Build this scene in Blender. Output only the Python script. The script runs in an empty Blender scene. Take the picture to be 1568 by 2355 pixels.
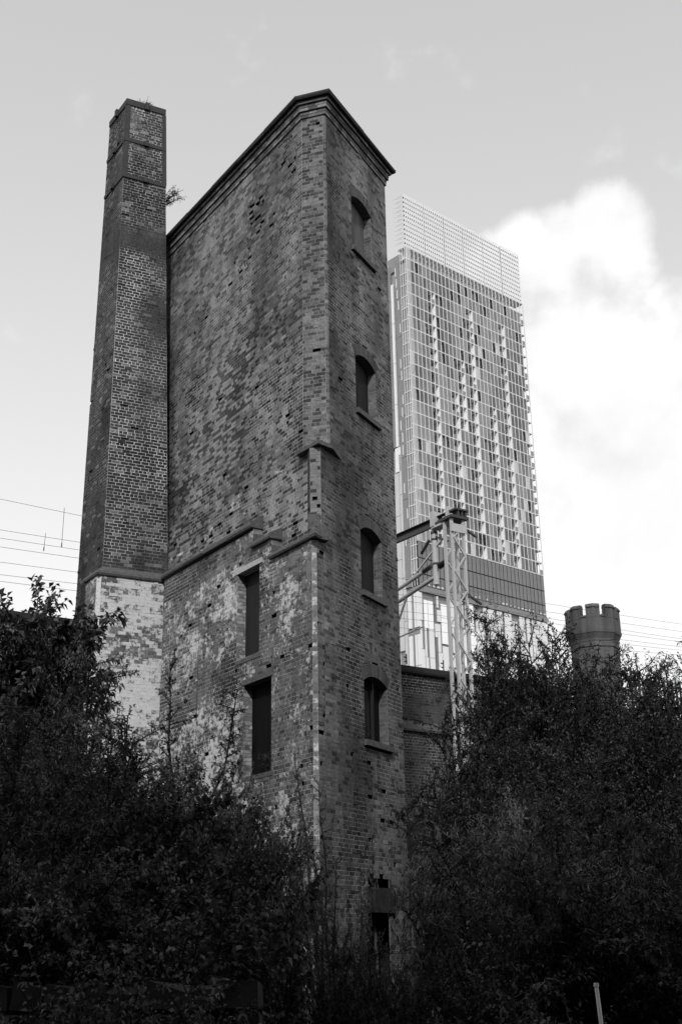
import bpy, math, random
import numpy as np
from mathutils import Matrix, Vector

random.seed(7)
rng = np.random.RandomState(7)
sc = bpy.context.scene
R_ = math.radians

# ------------------------------------------------------------------ camera
F_PX, PITCH, ROLL, CX, CY = 2753.0, R_(20.2), R_(0.97), 784.0, 1177.5     # photo measured at 1568 x 2355
fwd = np.array([0, math.cos(PITCH), math.sin(PITCH)])
up0 = np.array([0, -math.sin(PITCH), math.cos(PITCH)])
rt0 = np.array([1.0, 0, 0])
CXV = math.cos(ROLL) * rt0 - math.sin(ROLL) * up0
CYV = math.sin(ROLL) * rt0 + math.cos(ROLL) * up0
EYE = np.array([0, 0, 1.6])
cam_d = bpy.data.cameras.new('camera')
cam = bpy.data.objects.new('camera', cam_d)
sc.collection.objects.link(cam)
cam_d.sensor_fit = 'HORIZONTAL'
cam_d.sensor_width = 36.0
cam_d.lens = F_PX / 1568.0 * 36.0
cam_d.clip_start, cam_d.clip_end = 0.2, 4000
m = Matrix.Identity(4)
for i in range(3):
    m[i][0], m[i][1], m[i][2], m[i][3] = CXV[i], CYV[i], -fwd[i], EYE[i]
cam.matrix_world = m
sc.camera = cam
sc.render.resolution_x, sc.render.resolution_y = 681, 1024


def ray(px, py):
    v = (px - CX) * CXV - (py - CY) * CYV + F_PX * fwd
    return v / np.linalg.norm(v)


def at_d(px, py, d):
    r = ray(px, py)
    return EYE + r * d / math.hypot(r[0], r[1])


def proj(p):
    d = np.asarray(p, float) - EYE
    w = d @ fwd
    return np.stack([CX + F_PX * (d @ CXV) / w, CY - F_PX * (d @ CYV) / w], -1)


def az(a):
    a = R_(a)
    return np.array([math.sin(a), math.cos(a), 0.0])


# ------------------------------------------------------------------ sky, sun, exposure
SUN_AZ, SUN_EL = -174.0, 38.0           # azimuth measured from +Y towards +X: the sun is behind the camera, to the left
wd = bpy.data.worlds.new('World')
sc.world = wd
wd.use_nodes = True
nt = wd.node_tree
for n in list(nt.nodes):
    nt.nodes.remove(n)


def N(t, ntree, **kw):
    n = ntree.nodes.new(t)
    for k, v in kw.items():
        setattr(n, k, v)
    return n


def math_n(ntree, op, a, b=None, c=None, clamp=False):
    n = N('ShaderNodeMath', ntree, operation=op)
    n.use_clamp = clamp
    for i, v in enumerate((a, b, c)):
        if v is None:
            continue
        if isinstance(v, (int, float)):
            n.inputs[i].default_value = v
        else:
            ntree.links.new(v, n.inputs[i])
    return n.outputs[0]


def smooth_n(ntree, x, lo, hi):
    n = N('ShaderNodeMapRange', ntree, interpolation_type='SMOOTHSTEP')
    ntree.links.new(x, n.inputs['Value'])
    n.inputs['From Min'].default_value = lo
    n.inputs['From Max'].default_value = hi
    return n.outputs[0]


sky = N('ShaderNodeTexSky', nt, sky_type='NISHITA', sun_disc=False)
sky.sun_elevation = R_(SUN_EL)
sky.sun_rotation = R_(SUN_AZ)
sky.air_density, sky.dust_density = 1.0, 2.0
bw = N('ShaderNodeRGBToBW', nt)
nt.links.new(sky.outputs[0], bw.inputs[0])
SKY_GAIN, VEIL = 0.60, 7.4
tc = N('ShaderNodeTexCoord', nt)
sep = N('ShaderNodeSeparateXYZ', nt)
nt.links.new(tc.outputs['Generated'], sep.inputs[0])
elev = sep.outputs[2]
base_sky = math_n(nt, 'ADD', math_n(nt, 'MULTIPLY', bw.outputs[0], SKY_GAIN), VEIL * 0.55)
# thin veil that thickens towards the horizon all round
base_sky = math_n(nt, 'ADD', base_sky, math_n(nt, 'MULTIPLY', smooth_n(nt, elev, 0.78, 0.05), VEIL * 0.36))
# cumulus: noise in direction space, thicker inside a few banks
noi = N('ShaderNodeTexNoise', nt)
noi.inputs['Scale'].default_value = 13.0
noi.inputs['Detail'].default_value = 9.0
noi.inputs['Roughness'].default_value = 0.52
nt.links.new(tc.outputs['Generated'], noi.inputs['Vector'])
big = N('ShaderNodeTexNoise', nt)
big.inputs['Scale'].default_value = 1.6
big.inputs['Detail'].default_value = 3.0
nt.links.new(tc.outputs['Generated'], big.inputs['Vector'])
bias = math_n(nt, 'MULTIPLY', math_n(nt, 'SUBTRACT', big.outputs[0], 0.60), 1.6)
bias = math_n(nt, 'MINIMUM', bias, -0.12)
banks = [((1400, 530), 2.5, .9), ((1310, 560), 2.2, .8), ((1215, 590), 2.2, .9), ((1150, 640), 2.4, .9), ((1270, 660), 3.4, 1.0), ((1400, 640), 3.0, 1.0),
         ((1330, 790), 4.2, 1.0), ((1540, 740), 2.8, 1.0), ((1480, 850), 4.2, 1.0), ((1400, 980), 6.0, 1.0), ((1640, 930), 6.5, 1.0),
         ((1400, 1330), 8.5, 1.0), ((1800, 1200), 9.5, 1.0), ((1100, 1500), 8.0, .7)]
acc = None
for (px, py), rad, wgt in banks:
    v = ray(px, py)
    dn = N('ShaderNodeVectorMath', nt, operation='DOT_PRODUCT')
    nt.links.new(tc.outputs['Generated'], dn.inputs[0])
    dn.inputs[1].default_value = tuple(v)
    b = smooth_n(nt, dn.outputs['Value'], math.cos(R_(rad * 1.15)), math.cos(R_(rad * 0.45)))
    b = math_n(nt, 'MULTIPLY', b, wgt)
    acc = b if acc is None else math_n(nt, 'MAXIMUM', acc, b)
field = math_n(nt, 'ADD', math_n(nt, 'MULTIPLY', math_n(nt, 'SUBTRACT', noi.outputs[0], 0.5), 2.1), bias)
field = math_n(nt, 'ADD', field, math_n(nt, 'MULTIPLY', acc, 0.85))
cmask = smooth_n(nt, field, 0.12, 0.76)
noi2 = N('ShaderNodeTexNoise', nt)
noi2.inputs['Scale'].default_value = 9.0
noi2.inputs['Detail'].default_value = 6.0
nt.links.new(tc.outputs['Generated'], noi2.inputs['Vector'])
CLOUD = 8.3
ccol = math_n(nt, 'ADD', CLOUD * 0.86, math_n(nt, 'MULTIPLY', noi2.outputs[0], CLOUD * 0.30))
mixn = N('ShaderNodeMix', nt, data_type='FLOAT')
nt.links.new(cmask, mixn.inputs[0])
nt.links.new(base_sky, mixn.inputs[2])
nt.links.new(ccol, mixn.inputs[3])
bg = N('ShaderNodeBackground', nt)
bg.inputs['Strength'].default_value = 0.12
nt.links.new(mixn.outputs[0], bg.inputs['Color'])
wo = N('ShaderNodeOutputWorld', nt)
nt.links.new(bg.outputs[0], wo.inputs['Surface'])

sun_d = bpy.data.lights.new('sun', 'SUN')
sun_d.energy = 2.5
sun_d.angle = R_(4)
sun_d.color = (1, 1, 1)                  # black and white photograph
sun = bpy.data.objects.new('sun', sun_d)
sc.collection.objects.link(sun)
sdir = az(SUN_AZ) * math.cos(R_(SUN_EL)) + np.array([0, 0, math.sin(R_(SUN_EL))])
sun.rotation_mode = 'QUATERNION'
sun.rotation_quaternion = Vector(sdir).to_track_quat('Z', 'Y')
sun.location = (0, 0, 60)
sc.view_settings.view_transform = 'Standard'
sc.view_settings.look = 'None'
sc.view_settings.gamma = 1
sc.view_settings.exposure = 0.0
sc.view_settings.use_curve_mapping = False
sc.cycles.max_bounces = 6
sc.cycles.transparent_max_bounces = 8

# ------------------------------------------------------------------ materials


def pmat(name, val, rough=0.85, spec=0.3, var=0.25, scale=6.0, bump=0.0, metal=0.0, streak=False, attr=None):
    mt = bpy.data.materials.new(name)
    mt.use_nodes = True
    t = mt.node_tree
    b = t.nodes['Principled BSDF']
    b.inputs['Roughness'].default_value = rough
    b.inputs['Specular IOR Level'].default_value = spec
    b.inputs['Metallic'].default_value = metal
    co = N('ShaderNodeTexCoord', t)
    src = co.outputs['Object']
    if streak:
        mp = N('ShaderNodeMapping', t)
        mp.inputs['Scale'].default_value = (1, 1, 0.12)
        t.links.new(src, mp.inputs[0])
        src = mp.outputs[0]
    no = N('ShaderNodeTexNoise', t)
    no.inputs['Scale'].default_value = scale
    no.inputs['Detail'].default_value = 7
    no.inputs['Roughness'].default_value = 0.65
    t.links.new(src, no.inputs['Vector'])
    f = math_n(t, 'MULTIPLY_ADD', no.outputs[0], var * 2.6, 1 - var * 1.3)
    if attr:
        a = N('ShaderNodeAttribute', t, attribute_name=attr)
        val_s = math_n(t, 'MULTIPLY', a.outputs['Fac'], val)
        v = math_n(t, 'MULTIPLY', f, val_s)
    else:
        v = math_n(t, 'MULTIPLY', f, val)
    cmb = N('ShaderNodeCombineColor', t)
    for i in range(3):
        t.links.new(v, cmb.inputs[i])
    t.links.new(cmb.outputs[0], b.inputs['Base Color'])
    if bump:
        bp = N('ShaderNodeBump', t)
        bp.inputs['Strength'].default_value = bump
        bp.inputs['Distance'].default_value = 0.02
        t.links.new(no.outputs[0], bp.inputs['Height'])
        t.links.new(bp.outputs[0], b.inputs['Normal'])
    return mt


def brick_mat():
    """bricks and mortar: per-piece tone and flaking whitewash come from face attributes"""
    mt = bpy.data.materials.new('weathered_brick')
    mt.use_nodes = True
    t = mt.node_tree
    b = t.nodes['Principled BSDF']
    b.inputs['Roughness'].default_value = 0.92
    b.inputs['Specular IOR Level'].default_value = 0.15
    geo = N('ShaderNodeNewGeometry', t)
    tone = N('ShaderNodeAttribute', t, attribute_name='tone')
    wash = N('ShaderNodeAttribute', t, attribute_name='wash')
    n1 = N('ShaderNodeTexNoise', t)
    n1.inputs['Scale'].default_value = 26
    n1.inputs['Detail'].default_value = 6
    n1.inputs['Roughness'].default_value = 0.7
    t.links.new(geo.outputs['Position'], n1.inputs['Vector'])
    n3 = N('ShaderNodeTexNoise', t)
    n3.inputs['Scale'].default_value = 17
    n3.inputs['Detail'].default_value = 10
    n3.inputs['Roughness'].default_value = 0.8
    t.links.new(geo.outputs['Position'], n3.inputs['Vector'])
    n2 = N('ShaderNodeTexNoise', t)
    n2.inputs['Scale'].default_value = 7
    n2.inputs['Detail'].default_value = 8
    n2.inputs['Roughness'].default_value = 0.68
    t.links.new(geo.outputs['Position'], n2.inputs['Vector'])
    f = math_n(t, 'MULTIPLY_ADD', n1.outputs[0], 1.7, 0.15)
    v = math_n(t, 'MULTIPLY', tone.outputs['Fac'], f)
    thr = math_n(t, 'ADD', math_n(t, 'MULTIPLY', n2.outputs[0], 0.35), math_n(t, 'MULTIPLY', n3.outputs[0], 0.65))
    thr = math_n(t, 'MULTIPLY_ADD', math_n(t, 'SUBTRACT', thr, 0.5), 2.4, 0.5)
    d = math_n(t, 'SUBTRACT', wash.outputs['Fac'], thr)
    mk = smooth_n(t, d, -0.05, 0.15)
    wcol = math_n(t, 'MULTIPLY_ADD', n3.outputs[0], 0.75, 0.22)
    nf = N('ShaderNodeTexNoise', t)
    nf.inputs['Scale'].default_value = 2.1
    nf.inputs['Detail'].default_value = 9
    nf.inputs['Roughness'].default_value = 0.66
    t.links.new(geo.outputs['Position'], nf.inputs['Vector'])
    ng = N('ShaderNodeTexNoise', t)
    ng.inputs['Scale'].default_value = 5.3
    ng.inputs['Detail'].default_value = 9
    ng.inputs['Roughness'].default_value = 0.7
    t.links.new(geo.outputs['Position'], ng.inputs['Vector'])
    fm = math_n(t, 'MULTIPLY', smooth_n(t, nf.outputs[0], 0.48, 0.66), 0.45)
    fcol = math_n(t, 'MULTIPLY', math_n(t, 'MULTIPLY_ADD', ng.outputs[0], 0.42, -0.085), math_n(t, 'MULTIPLY_ADD', n3.outputs[0], 1.3, 0.35))
    fcol = math_n(t, 'MULTIPLY', fcol, math_n(t, 'MULTIPLY_ADD', tone.outputs['Fac'], 4.2, .48))
    fx = N('ShaderNodeMix', t, data_type='FLOAT')
    t.links.new(fm, fx.inputs[0])
    t.links.new(v, fx.inputs[2])
    t.links.new(fcol, fx.inputs[3])
    # soot runs down the face
    mpn = N('ShaderNodeMapping', t)
    mpn.inputs['Scale'].default_value = (2.6, 2.6, .35)
    t.links.new(geo.outputs['Position'], mpn.inputs[0])
    nr = N('ShaderNodeTexNoise', t)
    nr.inputs['Scale'].default_value = 1.3
    nr.inputs['Detail'].default_value = 6
    t.links.new(mpn.outputs[0], nr.inputs['Vector'])
    v = math_n(t, 'MULTIPLY', fx.outputs[0], math_n(t, 'MULTIPLY_ADD', smooth_n(t, nr.outputs[0], .33, .60), .30, .80))
    mx = N('ShaderNodeMix', t, data_type='FLOAT')
    t.links.new(mk, mx.inputs[0])
    t.links.new(v, mx.inputs[2])
    t.links.new(wcol, mx.inputs[3])
    cmb = N('ShaderNodeCombineColor', t)
    for i in range(3):
        t.links.new(mx.outputs[0], cmb.inputs[i])
    t.links.new(cmb.outputs[0], b.inputs['Base Color'])
    bp = N('ShaderNodeBump', t)
    bp.inputs['Strength'].default_value = 0.5
    bp.inputs['Distance'].default_value = 0.008
    t.links.new(n1.outputs[0], bp.inputs['Height'])
    t.links.new(bp.outputs[0], b.inputs['Normal'])
    return mt


def leaf_mat(name, val, gloss):
    mt = bpy.data.materials.new(name)
    mt.use_nodes = True
    t = mt.node_tree
    b = t.nodes['Principled BSDF']
    a = N('ShaderNodeAttribute', t, attribute_name='tone')
    oi = N('ShaderNodeObjectInfo', t)
    v = math_n(t, 'MULTIPLY', a.outputs['Fac'], val)
    v = math_n(t, 'MULTIPLY', v, math_n(t, 'MULTIPLY_ADD', oi.outputs['Random'], 1.15, 0.5))
    cmb = N('ShaderNodeCombineColor', t)
    for i in range(3):
        t.links.new(v, cmb.inputs[i])
    t.links.new(cmb.outputs[0], b.inputs['Base Color'])
    b.inputs['Roughness'].default_value = 0.55
    b.inputs['Specular IOR Level'].default_value = gloss
    tr = N('ShaderNodeBsdfTranslucent', t)
    t.links.new(cmb.outputs[0], tr.inputs['Color'])
    ms = N('ShaderNodeMixShader', t)
    ms.inputs[0].default_value = 0.22
    t.links.new(b.outputs[0], ms.inputs[1])
    t.links.new(tr.outputs[0], ms.inputs[2])
    t.links.new(ms.outputs[0], t.nodes['Material Output'].inputs['Surface'])
    return mt


M = {
    'brick': brick_mat(),
    'foot_stone': pmat('dark_foot_stone', 0.04, var=.8, scale=9, bump=.6),  # darker stone tone for the doorway pieces and the plinth
    'core': pmat('mortar_core', 0.04, var=.3),
    'stone': pmat('sooty_sandstone', 0.095, var=.75, scale=14, bump=.8),
    'stone_dark': pmat('black_stone', 0.028, var=.5, scale=8, bump=.5),
    'turret_stone': pmat('dressed_stone', 0.095, var=.9, scale=4, bump=.6, streak=True),
    'concrete': pmat('pale_concrete', 0.42, var=.25, scale=12, bump=.2),
    'board': pmat('painted_board', 0.022, rough=.75, spec=.15, var=.4, scale=7, streak=True),
    'board_pale': pmat('weathered_board', 0.12, rough=.8, spec=.2, var=.75, scale=6, streak=True),
    'board_black': pmat('black_board', 0.007, rough=.8, spec=.1, var=.4, scale=7, streak=True),
    'iron': pmat('rusty_iron', 0.04, rough=.8, var=.4, scale=14),
    'galv': pmat('galvanised_steel', 0.46, rough=.6, spec=.4, var=.15, scale=10),
    'boom': pmat('dull_steel', 0.05, rough=.6, spec=.4, var=.2, scale=8),
    'insul': pmat('dark_insulator', 0.02, rough=.35, spec=.5, var=.1),
    'wire': pmat('wire_metal', 0.12, rough=.6, var=.1),
    'white_metal': pmat('white_metal', 0.62, rough=.45, spec=.4, var=.08, scale=1.0),
    'white_wall': pmat('white_partition', 0.88, rough=.7, var=.06, scale=1.0),
    'slab': pmat('pale_slab_edge', 0.55, rough=.7, var=.1, scale=.6),
    'panel': pmat('pale_panel', 0.70, rough=.5, spec=.4, var=.08, scale=.3),
    'panel2': pmat('grey_panel', 0.50, rough=.45, spec=.4, var=.12, scale=.3),
    'tower_core': pmat('tower_inner_wall', 0.30, rough=.6, var=.5, scale=.5),
    'dim_panel': pmat('dim_panel', 0.20, rough=.4, spec=.5, var=.15, scale=.4),
    'gla': pmat('glass_clear', 0.15, rough=.12, spec=.5, var=.35, scale=.35),
    'glb': pmat('glass_dark', 0.085, rough=.10, spec=.5, var=.35, scale=.35),
    'glc': pmat('glass_pale', 0.22, rough=.15, spec=.5, var=.3, scale=.35),
    'gld': pmat('glass_tinted', 0.16, rough=.2, spec=.5, var=.15, scale=.3),
    'bark': pmat('bark', 0.009, var=.4, scale=10),
    'soil': pmat('dark_soil', 0.015, var=.4, scale=3),
    'moss': pmat('mossy_stone', 0.009, var=.6, scale=6, bump=.6),
    'leaf': leaf_mat('leaf', 0.062, .22),
    'leaf_pale': leaf_mat('leaf_pale', 0.115, .32),
    'leaf_dark': leaf_mat('leaf_dark', 0.045, .18),
}

# ------------------------------------------------------------------ helpers
col = sc.collection


def link(o, parent=None):
    col.objects.link(o)
    if parent is not None:
        o.parent = parent
    return o


def tag(o, label=None, cat=None, group=None, kind=None):
    for k, v in (('label', label), ('category', cat), ('group', group), ('kind', kind)):
        if v:
            o[k] = v
    return o


def empty(name, loc, rz=0.0, **kw):
    o = bpy.data.objects.new(name, None)
    o.location = loc
    o.rotation_euler = (0, 0, rz)
    o.empty_display_size = 0.3
    col.objects.link(o)
    return tag(o, **kw)


def quads_mesh(name, V, mat, attrs=None):
    """V: (n,4,3) loose quads"""
    V = np.asarray(V, np.float32)
    n = len(V)
    me = bpy.data.meshes.new(name)
    me.vertices.add(n * 4)
    me.vertices.foreach_set('co', V.reshape(-1))
    me.loops.add(n * 4)
    me.loops.foreach_set('vertex_index', np.arange(n * 4, dtype=np.int32))
    me.polygons.add(n)
    me.polygons.foreach_set('loop_start', np.arange(0, n * 4, 4, dtype=np.int32))
    for k, a in (attrs or {}).items():
        at = me.attributes.new(k, 'FLOAT', 'FACE')
        at.data.foreach_set('value', np.asarray(a, np.float32))
    me.materials.append(mat)
    me.update(calc_edges=True)
    return me


def mesh_obj(name, verts, faces, mat, parent=None, smooth=False):
    me = bpy.data.meshes.new(name)
    me.from_pydata([tuple(map(float, v)) for v in verts], [], [tuple(f) for f in faces])
    me.materials.append(mat)
    if smooth:
        for p in me.polygons:
            p.use_smooth = True
    o = bpy.data.objects.new(name, me)
    return link(o, parent)


class MB:
    """collects simple solids into one mesh"""
    def __init__(s):
        s.v, s.f = [], []

    def add(s, v, f):
        k = len(s.v)
        s.v += [tuple(map(float, p)) for p in v]
        s.f += [tuple(i + k for i in q) for q in f]
        return s

    def box(s, lo, hi):
        x0, y0, z0 = lo
        x1, y1, z1 = hi
        return s.add([(x0, y0, z0), (x1, y0, z0), (x1, y1, z0), (x0, y1, z0), (x0, y0, z1), (x1, y0, z1), (x1, y1, z1), (x0, y1, z1)],
                     [(0, 3, 2, 1), (4, 5, 6, 7), (0, 1, 5, 4), (1, 2, 6, 5), (2, 3, 7, 6), (3, 0, 4, 7)])

    def obox(s, P, U, W, H, lu, lw, lh):
        """box from corner P along unit vectors U, W, H"""
        P, U, W, H = (np.asarray(q, float) for q in (P, U, W, H))
        c = [P + a * U * lu + b * W * lw + d * H * lh for d in (0, 1) for (a, b) in ((0, 0), (1, 0), (1, 1), (0, 1))]
        return s.add(c, [(0, 3, 2, 1), (4, 5, 6, 7), (0, 1, 5, 4), (1, 2, 6, 5), (2, 3, 7, 6), (3, 0, 4, 7)])

    def tube(s, p0, p1, r0, r1=None, n=6, caps=True):
        p0, p1 = np.asarray(p0, float), np.asarray(p1, float)
        r1 = r0 if r1 is None else r1
        d = p1 - p0
        d = d / (np.linalg.norm(d) + 1e-9)
        a = np.cross(d, [0, 0, 1.0])
        if np.linalg.norm(a) < 1e-3:
            a = np.cross(d, [1.0, 0, 0])
        a /= np.linalg.norm(a)
        b = np.cross(d, a)
        v = []
        for p, r in ((p0, r0), (p1, r1)):
            for k in range(n):
                t = 2 * math.pi * k / n
                v.append(p + r * (math.cos(t) * a + math.sin(t) * b))
        f = [(k, (k + 1) % n, n + (k + 1) % n, n + k) for k in range(n)]
        if caps:
            f += [tuple(range(n - 1, -1, -1)), tuple(range(n, 2 * n))]
        return s.add(v, f)

    def bar(s, p0, p1, w, h=None):
        """square bar between two points"""
        p0, p1 = np.asarray(p0, float), np.asarray(p1, float)
        h = h or w
        d = p1 - p0
        d = d / np.linalg.norm(d)
        a = np.cross(d, [0, 0, 1.0])
        if np.linalg.norm(a) < 1e-3:
            a = np.array([1.0, 0, 0])
        a /= np.linalg.norm(a)
        b = np.cross(a, d)
        v = [p + a * x * w / 2 + b * y * h / 2 for p in (p0, p1) for (x, y) in ((-1, -1), (1, -1), (1, 1), (-1, 1))]
        return s.add(v, [(0, 3, 2, 1), (4, 5, 6, 7), (0, 1, 5, 4), (1, 2, 6, 5), (2, 3, 7, 6), (3, 0, 4, 7)])

    def prism(s, poly, z0, z1):
        n = len(poly)
        v = [(p[0], p[1], z0) for p in poly] + [(p[0], p[1], z1) for p in poly]
        f = [(k, (k + 1) % n, n + (k + 1) % n, n + k) for k in range(n)] + [tuple(range(n - 1, -1, -1)), tuple(range(n, 2 * n))]
        return s.add(v, f)

    def sweep(s, pts, outs, profile):
        """profile [(out, z)] swept along plan points, outs = mitre vectors at each"""
        n = len(profile)
        v = [np.array([p[0] + o[0] * a, p[1] + o[1] * a, z]) for p, o in zip(pts, outs) for (a, z) in profile]
        f = []
        for i in range(len(pts) - 1):
            for k in range(n):
                a, b = i * n + k, i * n + (k + 1) % n
                f.append((a, b, b + n, a + n))
        f += [tuple(range(n - 1, -1, -1)), tuple(range((len(pts) - 1) * n, len(pts) * n))]
        return s.add(v, f)

    def build(s, name, mat, parent=None, smooth=False):
        return mesh_obj(name, s.v, s.f, mat, parent, smooth)


def mitres(pts, side):
    """outward mitre vectors of an open plan polyline; side=+1: outward is to the right of travel"""
    pts = [np.asarray(p, float)[:2] for p in pts]
    nrm = []
    for a, b in zip(pts[:-1], pts[1:]):
        d = (b - a) / np.linalg.norm(b - a)
        nrm.append(side * np.array([d[1], -d[0]]))
    out = [nrm[0]]
    for a, b in zip(nrm[:-1], nrm[1:]):
        mvec = a + b
        out.append(mvec / (mvec @ a))
    out.append(nrm[-1])
    return out


_tabs = {}


def vnoise(x, y, seed=0):
    if seed not in _tabs:
        _tabs[seed] = np.random.RandomState(seed + 11).rand(64, 64)
    T = _tabs[seed]
    x, y = np.asarray(x, float), np.asarray(y, float)
    xi, yi = np.floor(x).astype(int), np.floor(y).astype(int)
    fx, fy = x - xi, y - yi
    fx, fy = fx * fx * (3 - 2 * fx), fy * fy * (3 - 2 * fy)
    g = lambda a, b: T[a % 64, b % 64]
    return (g(xi, yi) * (1 - fx) + g(xi + 1, yi) * fx) * (1 - fy) + (g(xi, yi + 1) * (1 - fx) + g(xi + 1, yi + 1) * fx) * fy


def fbm(x, y, seed=0, oct=3):
    s, a, t = 0, 1.0, 0
    for k in range(oct):
        s = s + a * vnoise(x * 2 ** k, y * 2 ** k, seed + k)
        t += a
        a *= .55
    return s / t


COURSE = 0.070
STR, HDR = 0.177, 0.0885


class Bricks:
    """brickwork of one thing: every brick is real geometry; the 300 that show largest become parts, the rest one stuff part"""
    def __init__(s):
        s.front, s.tone, s.wash, s.nrm, s.depth = [], [], [], [], []
        s.cell, s.ctone, s.cwash = [], [], []

    def face(s, pl, pr, zr, urange=None, openings=(), tone=None, wash=None, mtone=0.2, hole=None, shift=0.0, bond=4, flush_l=True, flush_r=True, out=None, jit=0.0035):
        """pl(z), pr(z): plan ends of the wall face at height z (left and right as seen from outside)
        openings: functions z -> (u0,u1) or None"""
        z0, z1 = zr
        nrow = int(round((z1 - z0) / COURSE))
        U0, U1, Z0, Z1, ROW = [], [], [], [], []
        for r in range(nrow):
            a, b = z0 + r * COURSE, z0 + (r + 1) * COURSE
            zm = (a + b) / 2
            w = float(np.linalg.norm(pr(zm) - pl(zm)))
            ua, ub = (0, w) if urange is None else urange(zm, w)
            head = (r % bond == bond - 1) if bond < 10 else (r % 2 == 1)
            step = HDR if head else STR
            off = (HDR / 2 if head else (HDR * (r % 2))) + shift + random.uniform(-.02, .02)
            iv = [(ua, ub)]
            for op in openings:
                q = op(zm)
                if q is None:
                    continue
                nv = []
                for (p0, p1) in iv:
                    if q[1] <= p0 or q[0] >= p1:
                        nv.append((p0, p1))
                        continue
                    if q[0] - p0 > .02:
                        nv.append((p0, q[0]))
                    if p1 - q[1] > .02:
                        nv.append((q[1], p1))
                iv = nv
            for (p0, p1) in iv:
                k0 = math.floor((p0 - off) / step)
                edges = [p0]
                k = k0 + 1
                while True:
                    e = off + k * step + random.uniform(-.009, .009)
                    if e >= p1 - 0.04:
                        break
                    if e > p0 + 0.04:
                        edges.append(e)
                    k += 1
                edges.append(p1)
                for e0, e1 in zip(edges[:-1], edges[1:]):
                    if e1 - e0 > .015:
                        U0.append(e0); U1.append(e1); Z0.append(a); Z1.append(b); ROW.append(r)
        if not U0:
            return
        U0, U1, Z0, Z1, ROW = map(np.array, (U0, U1, Z0, Z1, ROW))
        n = len(U0)
        um, zm = (U0 + U1) / 2, (Z0 + Z1) / 2
        rnd = rng.rand(n)
        tn = tone(um, zm, rnd) if tone else 0.15 + .05 * rnd
        ws = wash(um, zm, rng.rand(n)) if wash else np.zeros(n)
        mt = mtone(um, zm) if callable(mtone) else np.full(n, mtone)
        hl = hole(um, zm, rng.rand(n)) if hole is not None else np.zeros(n)     # 0 none, 1 eroded, 2 missing
        L0, L1 = pl(z0), pl(z1)
        R0, R1 = pr(z0), pr(z1)

        def mp(u, z, d):
            t = ((z - z0) / (z1 - z0))[:, None]
            L = L0 + (L1 - L0) * t
            Rr = R0 + (R1 - R0) * t
            D = Rr - L
            D = D / np.linalg.norm(D, axis=1)[:, None]
            nn = np.stack([D[:, 1], -D[:, 0], np.zeros(len(D))], 1)            # outward: right of left->right travel
            P = L + D * u[:, None] + nn * np.asarray(d).reshape(-1, 1)
            P[:, 2] = z
            return P
        j = 0.0058
        jl = np.where(um * 0 + 1, j, j)
        dep = np.abs(rng.normal(0, .0011, n)) + .0008 + np.where(rng.rand(n) < .03, rng.rand(n) * .012, 0)
        keep = hl < .5
        q = lambda: rng.normal(0, jit * .5, n)
        jl = jl + .0004
        fu = [U0 + jl + q(), U1 - jl + q(), U1 - jl + q(), U0 + jl + q()]
        fz = [Z0 + j + q() * .7, Z0 + j + q() * .7, Z1 - j + q() * .7, Z1 - j + q() * .7]
        fr = np.stack([mp(a, b, dep) for a, b in zip(fu, fz)], 1)
        cx = 0.0035
        bu = [fu[0] - cx, fu[1] + cx, fu[2] + cx, fu[3] - cx]
        bz = [fz[0] - cx, fz[1] - cx, fz[2] + cx, fz[3] + cx]
        bk = np.stack([mp(a, b, np.full(n, -0.016)) for a, b in zip(bu, bz)], 1)
        cd = np.where(hl > 1.5, -0.25, np.where(hl > .5, -0.045, -0.0008 + rng.normal(0, .0002, n)))
        ce = np.stack([mp(a, b, cd) for a, b in ((U0, Z0), (U1, Z0), (U1, Z1), (U0, Z1))], 1)
        s.front.append(np.stack([fr, bk], 1)[keep])
        s.tone.append(tn[keep])
        s.wash.append(ws[keep])
        s.cell.append(ce)
        s.ctone.append(np.where(hl > .5, .05, mt))
        s.cwash.append(np.where(hl > .5, 0, ws * .95))

    def voussoirs(s, P, D, nn, u0, u1, spring, rise, depth=.22, n=13, tone=.17):
        """segmental arch of bricks on edge"""
        w = u1 - u0
        R = (w * w / 4 + rise * rise) / (2 * rise)
        uc, zc = (u0 + u1) / 2, spring + rise - R
        half = math.asin(w / 2 / R)
        for k in range(n):
            a0 = -half * 1.02 + 2.04 * half * (k + .06) / n
            a1 = -half * 1.02 + 2.04 * half * (k + .94) / n
            fr = []
            for (a, r) in ((a0, R), (a1, R), (a1, R + depth), (a0, R + depth)):
                fr.append(P + D * (uc + r * math.sin(a)) + np.array([0, 0, zc + r * math.cos(a)]))
            fr = np.array(fr)
            s.front.append(np.stack([fr + nn * .006, fr - nn * .02], 0)[None])
            s.tone.append(np.array([tone * random.uniform(.7, 1.3)]))
            s.wash.append(np.array([0.0]))
        b0, b1 = -half * 1.05, half * 1.05
        seg = 6
        for k in range(seg):
            a0, a1 = b0 + (b1 - b0) * k / seg, b0 + (b1 - b0) * (k + 1) / seg
            ce = np.array([P + D * (uc + r * math.sin(a)) + np.array([0, 0, zc + r * math.cos(a)]) - nn * .006
                           for (a, r) in ((a0, R), (a1, R), (a1, R + depth + .012), (a0, R + depth + .012))])
            s.cell.append(ce[None])
            s.ctone.append(np.array([.2]))
            s.cwash.append(np.array([0.0]))
            # soffit
            so = np.array([P + D * (uc + R * math.sin(a)) + np.array([0, 0, zc + R * math.cos(a)]) - nn * dd for (a, dd) in ((a0, -.004), (a1, -.004), (a1, .3), (a0, .3))])
            s.cell.append(so[None])
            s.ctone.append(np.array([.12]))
            s.cwash.append(np.array([0.0]))

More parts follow.
